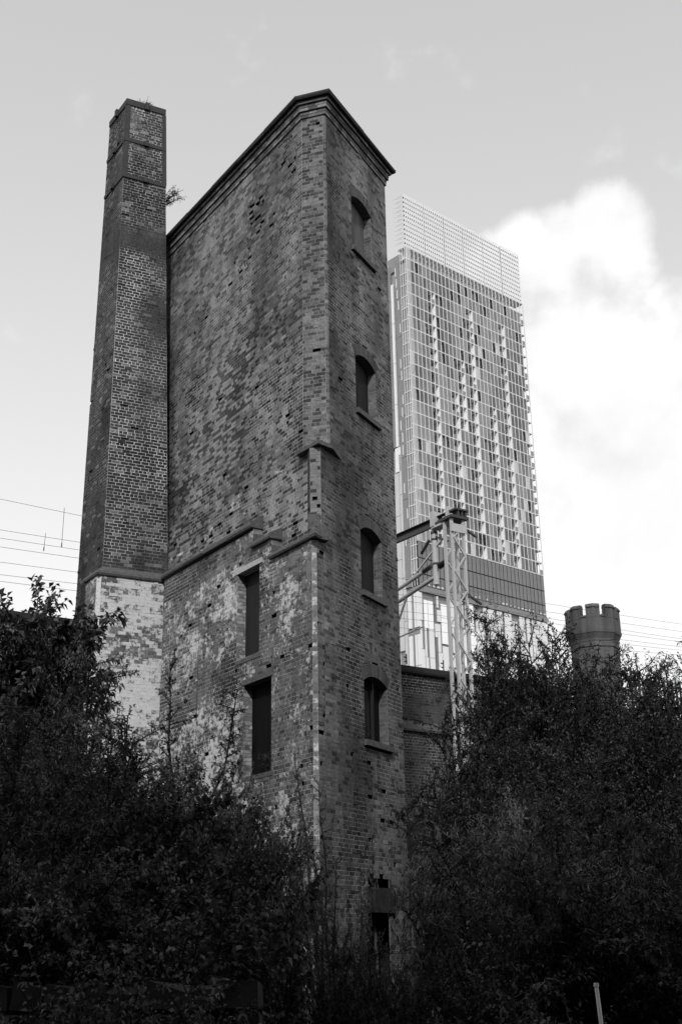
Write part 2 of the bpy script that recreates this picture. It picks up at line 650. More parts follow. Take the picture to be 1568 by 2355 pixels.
    def build(s, root, ymax=1750, nparts=300, part='brick', stuff='brickwork'):
        FB = np.concatenate(s.front)
        tone = np.concatenate(s.tone)
        wash = np.concatenate(s.wash)
        fr, bk = FB[:, 0], FB[:, 1]
        pp = proj(fr)
        area = 0.5 * np.abs(sum(pp[:, i, 0] * pp[:, (i + 1) % 4, 1] - pp[:, (i + 1) % 4, 0] * pp[:, i, 1] for i in range(4)))
        nn = np.cross(fr[:, 1] - fr[:, 0], fr[:, 3] - fr[:, 0])
        facing = np.einsum('ij,ij->i', nn, EYE - fr.mean(1)) > 0
        c = pp.mean(1)
        ok = facing & (c[:, 0] > 5) & (c[:, 0] < 1563) & (c[:, 1] > 5) & (c[:, 1] < ymax)
        area = np.where(ok, area, 0)
        order = np.argsort(-area)
        sel = order[:nparts]
        mask = np.zeros(len(area), bool)
        mask[sel] = True
        allq = np.stack([fr, np.stack([bk[:, 0], bk[:, 1], fr[:, 1], fr[:, 0]], 1), np.stack([bk[:, 1], bk[:, 2], fr[:, 2], fr[:, 1]], 1),
                         np.stack([bk[:, 2], bk[:, 3], fr[:, 3], fr[:, 2]], 1), np.stack([bk[:, 3], bk[:, 0], fr[:, 0], fr[:, 3]], 1)], 1)
        for i in sel:
            ctr = fr[i].mean(0)
            me = quads_mesh(part, allq[i] - ctr, M['brick'], {'tone': np.full(5, tone[i]), 'wash': np.full(5, wash[i])})
            o = bpy.data.objects.new(part, me)
            o.location = tuple(ctr)
            link(o, root)
            o.location = tuple(ctr - np.array(root.location))
        rest = ~mask
        cells = np.concatenate(s.cell)
        q = np.concatenate([allq[rest].reshape(-1, 4, 3), cells])
        ta = np.concatenate([np.repeat(tone[rest], 5), np.concatenate(s.ctone)])
        wa = np.concatenate([np.repeat(wash[rest], 5), np.concatenate(s.cwash)])
        me = quads_mesh(stuff, q - np.array(root.location), M['brick'], {'tone': ta, 'wash': wa})
        o = link(bpy.data.objects.new(stuff, me), root)
        o['kind'] = 'stuff'
        return len(fr)


def world_parts(root):
    """children built in world coordinates: move them under a root that stands at its base"""
    L = Vector(root.location)
    return L


K = lambda p: (lambda z, p=np.asarray(p, float): p)

# ------------------------------------------------------------------ ground
gv = [(-900, -300, 0), (900, -300, 0), (900, 900, 0), (-900, 900, 0)]
g = mesh_obj('ground', gv, [(0, 1, 2, 3)], M['soil'])
tag(g, kind='structure')

# ------------------------------------------------------------------ the brick ruin
B = at_d(757, 1020, 19.3); B[2] = 0
AR, AL = 27.8, -34.0
A = B + 0.485 * az(-72)
DL, DR = az(AL), az(AR)
NL, NR = az(-124), az(117.8)
A3 = A + .2 * NL                       # plane of the thicker lower wall
RE = B + 2.66 * DR                     # right-hand end
E_ = A + 6.9 * DL                      # far end behind the chimney
house = empty('brick_warehouse', (0, 0, 0), label='tall wedge-shaped ruin of a brick warehouse with boarded arched windows', cat='building')
HB = Bricks()
ZB = 9.86                              # corner is bevelled above this height
ZT = 17.03
rr = lambda lo, hi, r: lo + (hi - lo) * r


def tone_left(u, z, r):
    n = fbm(u * .55 + z * .1, z * .45, 1, 4)
    n2 = fbm(u * 1.7, z * 2.4, 5, 3)
    n3 = fbm(u * 4.1 + 7, z * 6.0, 25, 2)
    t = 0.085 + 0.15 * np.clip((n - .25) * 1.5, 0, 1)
    t *= np.clip(.35 + 1.3 * n2, .4, 1.7) * (.55 + .9 * n3)
    dark = r < (.16 + .7 * np.clip(fbm(u * .7, z * .6, 21, 2) - .42, 0, 1) + .10 * (z < 13))
    lgt = np.clip((fbm(u * 3.6 + 3, z * 5.5, 29, 3) + .5 * (r - .5) - .50) / .22, 0, 1)
    t = np.where(dark, t * np.where(z > 13, .48, .34), t * (0.78 + .44 * r))
    t = np.where(dark, t, t * (1 + .5 * lgt) + .012 * lgt)
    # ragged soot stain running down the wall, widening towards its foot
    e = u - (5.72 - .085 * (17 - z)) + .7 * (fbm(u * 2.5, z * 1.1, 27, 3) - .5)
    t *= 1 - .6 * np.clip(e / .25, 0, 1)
    bv = np.where(r < .36, .05 + .03 * r, .08 + .10 * r)
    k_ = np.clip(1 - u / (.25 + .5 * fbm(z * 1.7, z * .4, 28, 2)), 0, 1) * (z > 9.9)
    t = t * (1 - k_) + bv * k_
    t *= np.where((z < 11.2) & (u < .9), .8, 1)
    return np.clip(t, .014, .26)


def tone_right(u, z, r):
    n = fbm(u * .7 + 9, z * .4, 2, 4)
    n2 = fbm(u * 2.0 + 4, z * 2.4, 6, 3)
    n3 = fbm(u * 4.3, z * 6.1, 26, 2)
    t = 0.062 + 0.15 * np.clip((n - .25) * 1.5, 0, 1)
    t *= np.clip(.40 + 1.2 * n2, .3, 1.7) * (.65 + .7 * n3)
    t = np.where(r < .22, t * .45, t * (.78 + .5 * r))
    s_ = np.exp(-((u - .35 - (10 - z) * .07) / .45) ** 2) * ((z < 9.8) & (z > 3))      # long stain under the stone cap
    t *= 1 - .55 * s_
    t *= .86 + .28 * (fbm(u * .6, z * .25, 33, 2) - .3)
    return np.clip(t, .012, .26)


def tone_bevel(u, z, r):
    t = np.where(r < .38, rr(.035, .065, r / .38), rr(.09, .175, (r - .38) / .62))
    t = 1.18 * t * (.66 + .68 * fbm(u * 3, z * .8, 3, 2))
    return t


def mort(base, seed, amp=.8):
    return lambda u, z: 1.6 * base * (.34 + 1.2 * np.clip((fbm(u * .8, z * .7, seed, 3) - .33) * 2.6, 0, 1))


def hole_left(u, z, r):
    c = fbm(u * 1.1 + 3, z * 1.6, 31, 2)
    zone = np.exp(-((z - 16.1 + u * .12) / .6) ** 2) * ((u > .2) & (u < 3.2))
    p = .0012 + .20 * zone * (c > .56) + .02 * (c > .70)
    return np.where(r < p, np.where(r < p * .12, 2, 1), 0)


hole_few = lambda p: (lambda u, z, r: np.where(r < p, np.where(r < p * .5, 2, 1), 0))

# upper left wall (courses start on the same levels on all faces)
z_at = lambda k: k * COURSE
kT = int(round(ZT / COURSE)); ZT = z_at(kT)
kB = int(round(ZB / COURSE)); ZB = z_at(kB)
zlow = z_at(int(8.05 / COURSE))
# left faces are seen with the far end E_ on the left, the corner on the right
LW = 6.9
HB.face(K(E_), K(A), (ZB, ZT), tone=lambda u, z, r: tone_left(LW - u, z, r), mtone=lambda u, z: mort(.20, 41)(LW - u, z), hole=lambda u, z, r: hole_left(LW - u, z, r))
D2 = A - .13 * DL
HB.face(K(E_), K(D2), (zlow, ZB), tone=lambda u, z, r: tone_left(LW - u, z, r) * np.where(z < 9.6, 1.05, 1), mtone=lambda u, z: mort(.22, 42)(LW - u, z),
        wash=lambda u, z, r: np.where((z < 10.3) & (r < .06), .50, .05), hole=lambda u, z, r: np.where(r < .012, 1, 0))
# bevel
RB = .045
BA = B + RB * az(-72)
BB = B + RB * DR
BM = (BA + BB) / 2 * .45 + B * .55
for (p_, q_) in ((BA, BM), (BM, BB)):
    HB.face(K(p_), K(q_), (ZB, ZT), tone=lambda u, z, r: tone_bevel(u, z, vnoise(z / COURSE * 1.0 + .5, z * 0, 71)), mtone=.2, bond=99)
HB.face(K(A), K(BA), (ZB, ZT), tone=tone_bevel, mtone=lambda u, z: .15 + .14 * fbm(u * 2, z * 1.2, 43, 3), hole=lambda u, z, r: np.where(r < .003, 1, 0))
# right wall with its four arched windows and the doorway
wins = [(1.05, 1.92, 14.62, 15.76, .13), (1.08, 1.93, 11.12, 12.21, .13), (1.13, 1.97, 7.60, 8.73, .13), (1.13, 2.04, 4.97, 5.99, .12)]


def arch_op(w, grow=0.0, up=0.0):
    u0, u1, s0, sp, rise = w
    W = u1 - u0
    Rr = (W * W / 4 + rise * rise) / (2 * rise)
    uc, zc = (u0 + u1) / 2, sp + rise - Rr

    def f(z):
        if z < s0 or z > sp + rise + up:
            return None
        if z <= sp + up * .62:
            return (u0 - grow * (z > sp - .02), u1 + grow * (z > sp - .02))
        q = (Rr + up) ** 2 - (z - zc) ** 2
        if q <= 0:
            return None
        h = min(math.sqrt(q), W / 2 + grow)
        return (uc - h, uc + h)
    return f


ops = [arch_op(w, .03, .23) for w in wins]
sills = [lambda z, w=w: (w[0] - .04, w[1] + .13) if w[2] - .13 < z < w[2] else None for w in wins]
door = (1.05, 1.88, 1.02, 2.19)
gap5 = lambda z: (1.12, 1.90) if 2.61 < z < 2.70 else None
dop = lambda z: (door[0], door[1]) if door[2] < z < door[3] else ((door[0] - .02, door[1] + .2) if door[3] <= z < 2.60 else None)
xo = .235


def right_range(zm, w):
    return (0, w)


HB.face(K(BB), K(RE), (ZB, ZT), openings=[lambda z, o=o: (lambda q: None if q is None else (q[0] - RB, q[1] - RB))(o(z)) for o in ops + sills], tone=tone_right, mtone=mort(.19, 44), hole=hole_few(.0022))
P2 = B - .32 * DR
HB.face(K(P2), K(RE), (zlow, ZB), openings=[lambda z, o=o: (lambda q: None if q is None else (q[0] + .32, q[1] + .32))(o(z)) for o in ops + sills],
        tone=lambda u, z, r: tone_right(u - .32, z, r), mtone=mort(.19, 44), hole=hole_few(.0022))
P3 = B - .24 * DR
zbot = z_at(3)
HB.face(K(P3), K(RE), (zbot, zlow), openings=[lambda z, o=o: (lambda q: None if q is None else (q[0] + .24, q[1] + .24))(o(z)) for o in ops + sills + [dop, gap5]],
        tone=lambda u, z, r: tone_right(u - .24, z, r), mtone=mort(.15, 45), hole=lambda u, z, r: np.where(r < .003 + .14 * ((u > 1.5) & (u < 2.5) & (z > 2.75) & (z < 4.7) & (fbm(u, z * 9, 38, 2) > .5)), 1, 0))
# broken plinth at the right-hand foot
HB.face(K(RE + .05 * NR), K(RE + .36 * DR + .05 * NR), (zbot, z_at(31)), tone=tone_right, mtone=mort(.15, 45), hole=hole_few(.05))
HB.face(K(RE + .36 * DR + .12 * NR), K(RE + .62 * DR + .12 * NR), (zbot, z_at(9)), tone=tone_right, mtone=mort(.15, 45), hole=hole_few(.05))
# corner pier between the stone cap and the lower wall
C2 = P2 + .19 * az(-82)
HB.face(K(C2), K(P2), (zlow, ZB - COURSE), tone=lambda u, z, r: np.where(r < .4, .055, .23) * (.8 + .4 * r), mtone=.24, hole=lambda u, z, r: np.where(r < .07, 1, 0), bond=99)
HB.face(K(D2), K(C2), (zlow, ZB - COURSE), tone=lambda u, z, r: .05 + .05 * r, mtone=.1, hole=lambda u, z, r: np.where(r < .2, 1, 0))
# thicker lower wall: end on the right-hand side, chamfer, then the long face
t_full = -.338 - .2 / math.sin(R_(61.8))
KF = B + t_full * DR                    # sharp corner of the lower wall
K1 = KF + .075 * DR
K0 = KF + .085 * DL
HB.face(K(K1), K(P3 - .012 * DR), (zbot, zlow), tone=lambda u, z, r: tone_right(u, z, r) * 1.15, mtone=.26, hole=hole_few(.02))
HB.face(K(K0), K(K1), (zbot, zlow), tone=lambda u, z, r: .13 + .15 * r, wash=lambda u, z, r: .30 + .25 * (r < .3), mtone=.3, bond=99)
LLEN = 5.08
K9 = A3 + LLEN * DL
lw = float(np.linalg.norm(K9 - K0))
u_of = lambda u: LLEN - u               # distance along the wall measured from A3
W1 = (1.16, 1.97, 6.50, 8.12)
W2 = (.73, 1.70, 4.42, 6.01)


def lop(w, lin, e0, e1):
    def f(z):
        if w[2] < z < w[3]:
            return (LLEN - w[1], LLEN - w[0])
        if w[3] <= z < w[3] + lin:
            return (LLEN - w[1] - e1, LLEN - w[0] + e0)
        return None
    return f


def top_low(zm, w):
    if zm > 8.52:
        return (0, LLEN - 1.40)
    if zm > 8.12:
        return (0, LLEN - .74)
    return (0, w)


def tone_low(u, z, r):
    x = u_of(u)
    n = fbm(x * .9, z * .9, 7, 3)
    n2 = fbm(x * 2.3, z * 3.1, 17, 3)
    t = .045 + .13 * np.clip((n - .25) * 1.5, 0, 1)
    t *= .5 + n2
    t = np.where(r < .20, t * .5, t * (.75 + .5 * r))
    return t


def wash_low(u, z, r):
    x = u_of(u)
    n = fbm(x * .75 + 2, z * .6, 8, 3)
    n2 = fbm(x * 2.6 + 2, z * 3.3, 18, 3)
    w = .30 + .55 * (n - .4) + .45 * (n2 - .45)
    w += .14 * np.exp(-((x - 2.9) / .9) ** 2 - ((z - 7.5) / .6) ** 2)
    w += .16 * np.exp(-((x - 2.5) / .9) ** 2 - ((z - 4.9) / .9) ** 2)
    w += .22 * np.exp(-((x - .22) / .26) ** 2 - ((z - 6.9) / .40) ** 2)
    w -= .10 * (z > 8.35) + .12 * np.exp(-((z - 6.3) / .45) ** 2) * (x > 2)
    return np.clip(w + .08 + .16 * (r - .5), 0, .85)


joint = lambda z: (LLEN - 3.495, LLEN - 3.455)
HB.face(K(K9), K(K0), (zbot, z_at(int(8.86 / COURSE))), urange=top_low, openings=[lop(W1, .105, .10, .11), lop(W2, .10, .06, .05), joint],
        tone=tone_low, wash=wash_low, mtone=mort(.20, 46), hole=lambda u, z, r: np.where(r < .011, np.where(r < .004, 2, 1), 0))
# step ends of the lower wall
for (uu, za, zb) in ((1.40, 8.50, 8.88), (.74, 8.10, 8.50)):
    HB.face(K(A3 + uu * DL), K(A + uu * DL), (z_at(int(za / COURSE)), z_at(int(zb / COURSE) + 1)), tone=lambda u, z, r: .12 + .12 * r, mtone=.2, bond=99)


def reveal(P, D, nn, u, z0, z1, depth, facing, tone, wash=0.0, mtone=.16):
    """side of an opening; facing=+1: looks along +D"""
    p0 = P + D * u
    a, b = (p0 - nn * depth, p0) if facing < 0 else (p0, p0 - nn * depth)
    HB.face(K(a), K(b), (z_at(int(round(z0 / COURSE))), z_at(int(round(z1 / COURSE)))), tone=tone, wash=(lambda u, z, r: np.full(len(u), wash) * (.5 + r)) if wash else None, mtone=mtone, bond=99)


# window reveals, boards, sills, arches: each window is a part, its pieces sub-parts
for i, w in enumerate(wins):
    u0, u1, s0, sp, rise = w
    nL = az(AR + 90)
    HB.voussoirs(B, DR, nL, u0, u1, sp, rise, n=14, tone=.095 if i < 3 else .07)
    dpt = .17
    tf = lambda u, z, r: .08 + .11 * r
    for (uu, sgn) in ((u0, 1), (u1, -1)):
        # left side looks towards +D, right side towards -D
        p0 = B + DR * uu
        if sgn > 0:
            a, b = p0, p0 - nL * dpt
            a, b = b, a
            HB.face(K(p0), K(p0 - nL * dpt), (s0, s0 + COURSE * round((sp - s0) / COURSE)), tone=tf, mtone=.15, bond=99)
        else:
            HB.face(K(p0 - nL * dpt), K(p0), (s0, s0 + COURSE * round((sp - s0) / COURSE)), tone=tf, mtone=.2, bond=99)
    win = MB()
    nseg = 8
    W = u1 - u0
    Rr = (W * W / 4 + rise * rise) / (2 * rise)
    uc, zc = (u0 + u1) / 2, sp + rise - Rr
    pts = [(u0 - .03, s0 - .02), (u1 + .03, s0 - .02)]
    for k in range(nseg + 1):
        x = u1 + .03 - (W + .06) * k / nseg
        pts.append((x, zc + math.sqrt((Rr + .03) ** 2 - (x - uc) ** 2)))
    v = [B + DR * x - nL * dd + np.array([0, 0, z]) for dd in (dpt, dpt + .03) for (x, z) in pts]
    n_ = len(pts)
    win.add(v, [tuple(range(n_)), tuple(range(2 * n_ - 1, n_ - 1, -1))] + [((k + 1) % n_, k, k + n_, (k + 1) % n_ + n_) for k in range(n_)])
    wo_ = win.build('window', (M['board_pale'], M['board'], M['board'], M['board_black'])[i], house)
    tag(wo_, label=('arched window with a pale streaked board, highest on the right wall', 'arched window boarded in grey, second from the top',
                    'arched window boarded in dark grey, third from the top', 'arched window with a black half-open board, lowest on the right wall')[i])
    sl = MB()
    q = random.Random(i)
    sl.obox(B + DR * (u0 - .02) + nL * -.16 + np.array([0, 0, s0 - .10]), DR, nL, np.array([0, 0, 1.]), (u1 - u0) + .13, .16 + .06, .10)
    sl.build('window_sill', M['stone'], wo_)
    if i == 3:
        hb = MB()
        hb.obox(B + DR * (u0 + .48) - nL * (dpt - .05) + np.array([0, 0, s0]), DR, nL, np.array([0, 0, 1.]), .05, .04, sp - s0 + .05)
        hb.build('window_post', M['board'], wo_)
        hb = MB()
        hb.obox(B + DR * (u0 + .02) - nL * (dpt - .012) + np.array([0, 0, s0 + .01]), DR, nL, np.array([0, 0, 1.]), .46, .01, sp - s0 - .12)
        hb.build('window_board', M['board'], wo_)

nlow = NL
for i, (w, lin, e0, e1, mat, lmat, lab) in enumerate(((W1, .10, .10, .11, 'board', 'concrete', 'tall boarded opening under a white lintel'),
                                                      (W2, .10, .06, .05, 'board_black', 'stone', 'tall black opening under a worn timber lintel'))):
    dpt = .185
    P = A3
    zt = w[2] + COURSE * round((w[3] - w[2]) / COURSE)
    pj = P + w[1] * DL
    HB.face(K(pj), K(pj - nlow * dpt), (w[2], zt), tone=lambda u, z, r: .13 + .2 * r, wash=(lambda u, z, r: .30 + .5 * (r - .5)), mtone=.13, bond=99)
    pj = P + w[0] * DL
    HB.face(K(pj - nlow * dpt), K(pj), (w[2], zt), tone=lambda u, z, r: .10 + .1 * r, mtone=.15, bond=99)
    mb = MB().obox(P + DL * (w[0] - .03) - nlow * (dpt + .03) + np.array([0, 0, w[2] - .03]), DL, nlow, np.array([0, 0, 1.]), w[1] - w[0] + .06, .03, w[3] - w[2] + .1)
    wo_ = mb.build('window', M[mat], house)
    tag(wo_, label=lab)
    MB().obox(P + DL * (w[0] - e0 + .004) - nlow * .26 + np.array([0, 0, w[3] + .002]), DL, nlow, np.array([0, 0, 1.]), w[1] - w[0] + e0 + e1 - .008, .26 + .012, lin - .004).build('lintel', M[lmat], wo_)
    MB().obox(P + DL * (w[0] - .05) - nlow * .28 + np.array([0, 0, w[2] - .075]), DL, nlow, np.array([0, 0, 1.]), w[1] - w[0] + .08, .28 + .01, .074).build('window_sill', M['stone'], wo_)

# doorway low on the right wall
mb = MB().obox(B + DR * (door[0] - .02) - NR * .28 + np.array([0, 0, door[2] - .1]), DR, NR, np.array([0, 0, 1.]), door[1] - door[0] + .04, .03, door[3] - door[2] + .2)
dr = mb.build('doorway', M['board_black'], house)
MB().obox(B + DR * (door[0] - .015) - NR * .2 + np.array([0, 0, door[3] + .005]), DR, NR, np.array([0, 0, 1.]), door[1] - door[0] + .2, .2 + .03, .39).build('lintel', M['foot_stone'], dr)
MB().obox(B + DR * (door[0] - .15) - NR * .2 + np.array([0, 0, door[2] - .30]), DR, NR, np.array([0, 0, 1.]), door[1] - door[0] + .5, .2 + .10, .29).build('step', M['foot_stone'], dr)
MB().bar(B + DR * (door[0] + .58) - NR * .12 + np.array([0, 0, door[2]]), B + DR * (door[0] + .56) - NR * .14 + np.array([0, 0, door[3] - .3]), .05, .04).build('door_post', M['board_pale'], dr)

# projecting brick courses under the coping
plan = [E_, A, B, RE, RE + 2.2 * az(-62)]
mt_ = mitres(plan, 1)
for k, outw in enumerate((.025, .03, .065, .07, .11)):
    z0 = ZT + k * COURSE
    pts = [np.array([p[0] + o[0] * outw, p[1] + o[1] * outw, 0]) for p, o in zip(plan, mt_)]
    for a, b in zip(pts[:-1], pts[1:]):
        HB.face(K(a), K(b), (z0, z0 + COURSE), tone=lambda u, z, r: .07 + .19 * r ** 1.5, mtone=.12, bond=99)
    MB().sweep(plan, mt_, [(-.3, z0), (outw - .007, z0), (outw - .007, z0 + COURSE), (-.3, z0 + COURSE)]).build('corbel_course', M['stone'], house)
zc0 = ZT + 5 * COURSE
prof = [(-.35, zc0 + .002), (.175, zc0 + .002), (.19, zc0 + .04), (.185, zc0 + .09), (.10, zc0 + .15), (-.35, zc0 + .17)]
# coping stones, each laid separately
seglen = 1.15
for i in range(len(plan) - 1):
    a, b = np.asarray(plan[i]), np.asarray(plan[i + 1])
    n = max(1, int(round(np.linalg.norm(b - a) / seglen)))
    for k in range(n):
        p, q = a + (b - a) * k / n, a + (b - a) * (k + 1) / n
        d = (b - a)[:2] / np.linalg.norm(b - a)
        nn = np.array([d[1], -d[0]])
        o0 = mt_[i] if k == 0 else nn
        o1 = mt_[i + 1] if k == n - 1 else nn
        gp = np.array([d[0], d[1], 0]) * .004
        dz = random.uniform(-.007, .007)
        MB().sweep([p + gp * (k > 0), q - gp * (k < n - 1)], [o0, o1], [(x + random.uniform(-.006, .006), z + dz * (z > zc0 + .01)) for x, z in prof]).build('coping_stone', M['stone_dark'], house)

# string moulding along the top of the thicker lower wall, stepping down twice
for (ua, ub, zb, npc) in ((1.37, 5.12, 8.87, 4), (.70, 1.42, 8.47, 1), (-.66, .76, 8.07, 2)):
    for k in range(npc):
        p, q = ua + (ub - ua) * k / npc + .003, ua + (ub - ua) * (k + 1) / npc - .003
        hh = .42 if ua > 1 else .36
        pr_ = [(-.1, zb), (.262, zb), (.275, zb + .03), (.262, zb + .09), (.02, zb + hh * .62), (-.1, zb + hh * .66)]
        pA, pB = A + q * DL, A + p * DL
        MB().sweep([pA, pB], mitres([pA, pB], 1), [(x + random.uniform(-.006, .006), z + random.uniform(-.005, .005)) for x, z in pr_]).build('moulding_stone', M['stone'], house)
# corner end of the lowest moulding returns round the corner
kk = [K0 - .01 * DL, KF, P3 + .02 * DR]
MB().sweep([A3 - .60 * DL, KF, P3 - .01 * DR], mitres([A3 - .60 * DL, KF, P3 - .01 * DR], 1), [(-.12, 8.065), (.07, 8.065), (.085, 8.11), (.06, 8.19), (-.02, 8.29), (-.12, 8.29)]).build('moulding_stone', M['stone'], house)
MB().obox(P2 + np.array([0, 0, 8.30]) - .02 * NR, az(-82), az(8) * -1 + 0, np.array([0, 0, 1.]), .20, .03, .27).build('corner_block', M['stone'], house)
# step end blocks
for (uu, z0) in ((1.40, 8.52), (.74, 8.12)):
    MB().obox(A + (uu - .004) * DL + .02 * NL + np.array([0, 0, z0]), NL, -DL, np.array([0, 0, 1.]), .19, .016, .22).build('end_block', M['stone'], house)
# stone cap where the bevel begins
capp = [A + .12 * DL + .0 * NL, A + .13 * NL + .02 * DL, B + (-.36) * DR + .10 * az(-170), B + .13 * NR - .1 * DR, B + .42 * DR + .012 * NR, B + .42 * DR - .2 * NR, A + .12 * DL - .2 * NL]
mb = MB()
nv = len(capp)
topp = [A + .10 * DL + .004 * NL, A + .02 * NL, (A + B) / 2 + .05 * az(-170), B + .02 * NR, B + .35 * DR + .006 * NR, B + .42 * DR - .2 * NR, A + .12 * DL - .2 * NL]
v = [np.array([p[0], p[1], ZB - .05]) for p in capp] + [np.array([p[0], p[1], ZB + .015]) for p in capp] + [np.array([p[0], p[1], ZB + .07]) for p in topp]
mb.add(v, [(k, (k + 1) % nv, nv + (k + 1) % nv, nv + k) for k in range(nv)] + [(nv + k, nv + (k + 1) % nv, 2 * nv + (k + 1) % nv, 2 * nv + k) for k in range(nv)] + [tuple(range(nv - 1, -1, -1)), tuple(range(2 * nv, 3 * nv))])
mb.build('corner_cap', M['stone'], house)
# solid core
inn = lambda p, d=.3: p
ci = [E_ - .3 * NL, A - .3 * NL + .08 * DL, B - .3 * NR + .10 * DR, RE - .3 * NR - .02 * DR, RE + 2.2 * az(-62), E_ + .3 * az(56) + 0 * NL]
MB().prism(ci, 0, ZT + .5).build('wall_core', M['core'], house)
MB().obox(RE - .3 * NR, DR, NR, np.array([0, 0, 1.]), .355, .33, 31 * COURSE - .01).obox(RE + .36 * DR - .3 * NR, DR, NR, np.array([0, 0, 1.]), .255, .40, 9 * COURSE - .01).build('plinth', M['foot_stone'], house)
MB().obox(RE - .035 * DR - .31 * NR, DR, NR, np.array([0, 0, 1.]), .03, .29, ZT).build('end_wall', M['core'], house)
# thickness of the lower left wall and of the faces behind the bricks (window openings left free)
nb = HB.build(house)
print('warehouse bricks', nb)

# ------------------------------------------------------------------ the chimney
AF = 63.0
DF = az(AF)
NF = az(AF + 90)
Q = A + 5.3 * DL
chim = empty('brick_chimney', (0, 0, 0), label='tall tapering brick chimney with iron straps, whitewashed at its foot', cat='chimney')
CB = Bricks()
zc_lo, zc_hi = 7.72, 20.62
lerp = lambda a, b: (lambda z: a + (b - a) * ((z - zc_lo) / (zc_hi - zc_lo)))
N0, N1 = Q - 1.405 * DF, Q - 1.43 * DF
R0, R1 = Q + .03 * DF, Q - .49 * DF
F0, F1 = N0 + 1.39 * DL, N1 + 1.03 * DL
G0, G1 = R0 + 1.39 * DL, R1 + 1.03 * DL
nN, nR, nF = lerp(N0, N1), lerp(R0, R1), lerp(F0, F1)


def tone_ch(u, z, r):
    n = fbm(u * .8, z * .55, 12, 3)
    n2 = fbm(u * 2.4, z * 3.2, 14, 3)
    t = .034 + .075 * np.clip((n - .3) * 1.6, 0, 1)
    lt = r > .93 - .9 * np.clip(n2 - .55, 0, 1)
    t = np.where(lt, t + .10 * r, t * (.65 + .5 * r)) * (.5 + n2)
    bd = np.exp(-((z - 16.8 + .5 * (fbm(u * 2, z * 2, 72, 2) - .5)) / .42) ** 4)
    t = t * (1 - bd) + bd * .052 * (.6 + .8 * n2)
    return np.clip(t, .012, .22)


def mort_ch(u, z):
    n = np.clip((fbm(u * 1.1, z * .8, 16, 3) - .34) * 3.2, 0, 1)
    m_ = .12 + .55 * n + .15 * (z > 17.2)
    bd = np.exp(-((z - 16.8 + .5 * (fbm(u * 2, z * 2, 72, 2) - .5)) / .42) ** 4)
    m_ = m_ * (1 - bd) + .085 * bd
    return m_


kz = lambda a: z_at(int(round(a / COURSE)))
zA, zTop = kz(9.05), kz(20.5)
CB.face(nN, nR, (zA, zTop), tone=tone_ch, mtone=mort_ch, hole=hole_few(.003))
CB.face(nF, nN, (kz(7.72), zTop), tone=lambda u, z, r: tone_ch(u + 5, z, r) * .9, mtone=lambda u, z: mort_ch(u + 5, z) * .6, hole=hole_few(.004))
# ragged top courses
for k in range(2):
    za = zTop + k * COURSE
    keep = lambda z: None
    gaps = [(lambda z, a=random.uniform(.1, .9), w=random.uniform(.05, .25) * (1 + k): (a - w / 2, a + w / 2)) for _ in range(3)]
    CB.face(nN, nR, (za, za + COURSE), openings=gaps, tone=lambda u, z, r: .05 + .08 * r, mtone=.07, bond=99)
    CB.face(nF, nN, (za, za + COURSE), openings=gaps, tone=lambda u, z, r: .05 + .06 * r, mtone=.06, bond=99)
# whitewashed plinth
pp_ = .12
NP = N0 + pp_ * NF + pp_ * NL
RP = Q + .0 * DF + pp_ * NF + .30 * DF
WP = N0 + .54 * DL + pp_ * NL
bev = .07
NPa, NPb = NP + bev * DL, NP + bev * DF
zPl = kz(8.84)


def wash_pl(u, z, r):
    n = fbm(u * 1.6 + 1, z * 1.1, 9, 3)
    w = .36 + .75 * (n - .3) + .14 * np.exp(-((u - .8) / .5) ** 2) - .10 * (z < 6.0)
    return np.clip(w + .40 * (r - .5), 0, .95)


CB.face(K(NPb), K(RP), (kz(1.0), zPl), tone=lambda u, z, r: .08 + .10 * r, wash=wash_pl, mtone=.16, hole=hole_few(.004))
CB.face(K(NPa), K(NPb), (kz(1.0), zPl), tone=lambda u, z, r: .14 + .1 * r, wash=lambda u, z, r: .80 + .2 * (r - .5) - .25 * (z < 5.5), mtone=.12, bond=99)
CB.face(K(WP), K(NPa), (kz(1.0), zPl), tone=lambda u, z, r: .10 + .10 * r, wash=lambda u, z, r: np.clip(.36 + .5 * (fbm(u * 2, z * 1.2, 19, 2) - .5) + .2 * (u > .3) + .4 * (r - .5), 0, .9), mtone=.17)
# lower part of the left face, under its own ledge
LP0, LP1 = N0 + 1.47 * DL + (pp_ - .004) * NL, N0 + .54 * DL + (pp_ - .004) * NL
CB.face(K(LP0), K(LP1), (kz(1.0), kz(7.62)), tone=lambda u, z, r: .08 + .12 * r, wash=lambda u, z, r: .25 + .4 * (r - .5), mtone=.16)
CB.build(chim)
# ledges
plan2 = [N0 + .60 * DL, N0, Q + .16 * DF]
MB().sweep(plan2, mitres(plan2, 1), [(-.08, zPl), (.165, zPl), (.18, zPl + .04), (.16, zPl + .09), (.0, zPl + .23), (-.08, zPl + .24)]).build('plinth_moulding', M['stone'], chim)
plan3 = [N0 + 1.50 * DL, N0 + .535 * DL]
MB().sweep(plan3, mitres(plan3, 1), [(-.08, kz(7.62)), (.16, kz(7.62)), (.17, kz(7.62) + .05), (.01, kz(7.62) + .22), (-.08, kz(7.62) + .23)]).build('ledge_stone', M['stone'], chim)
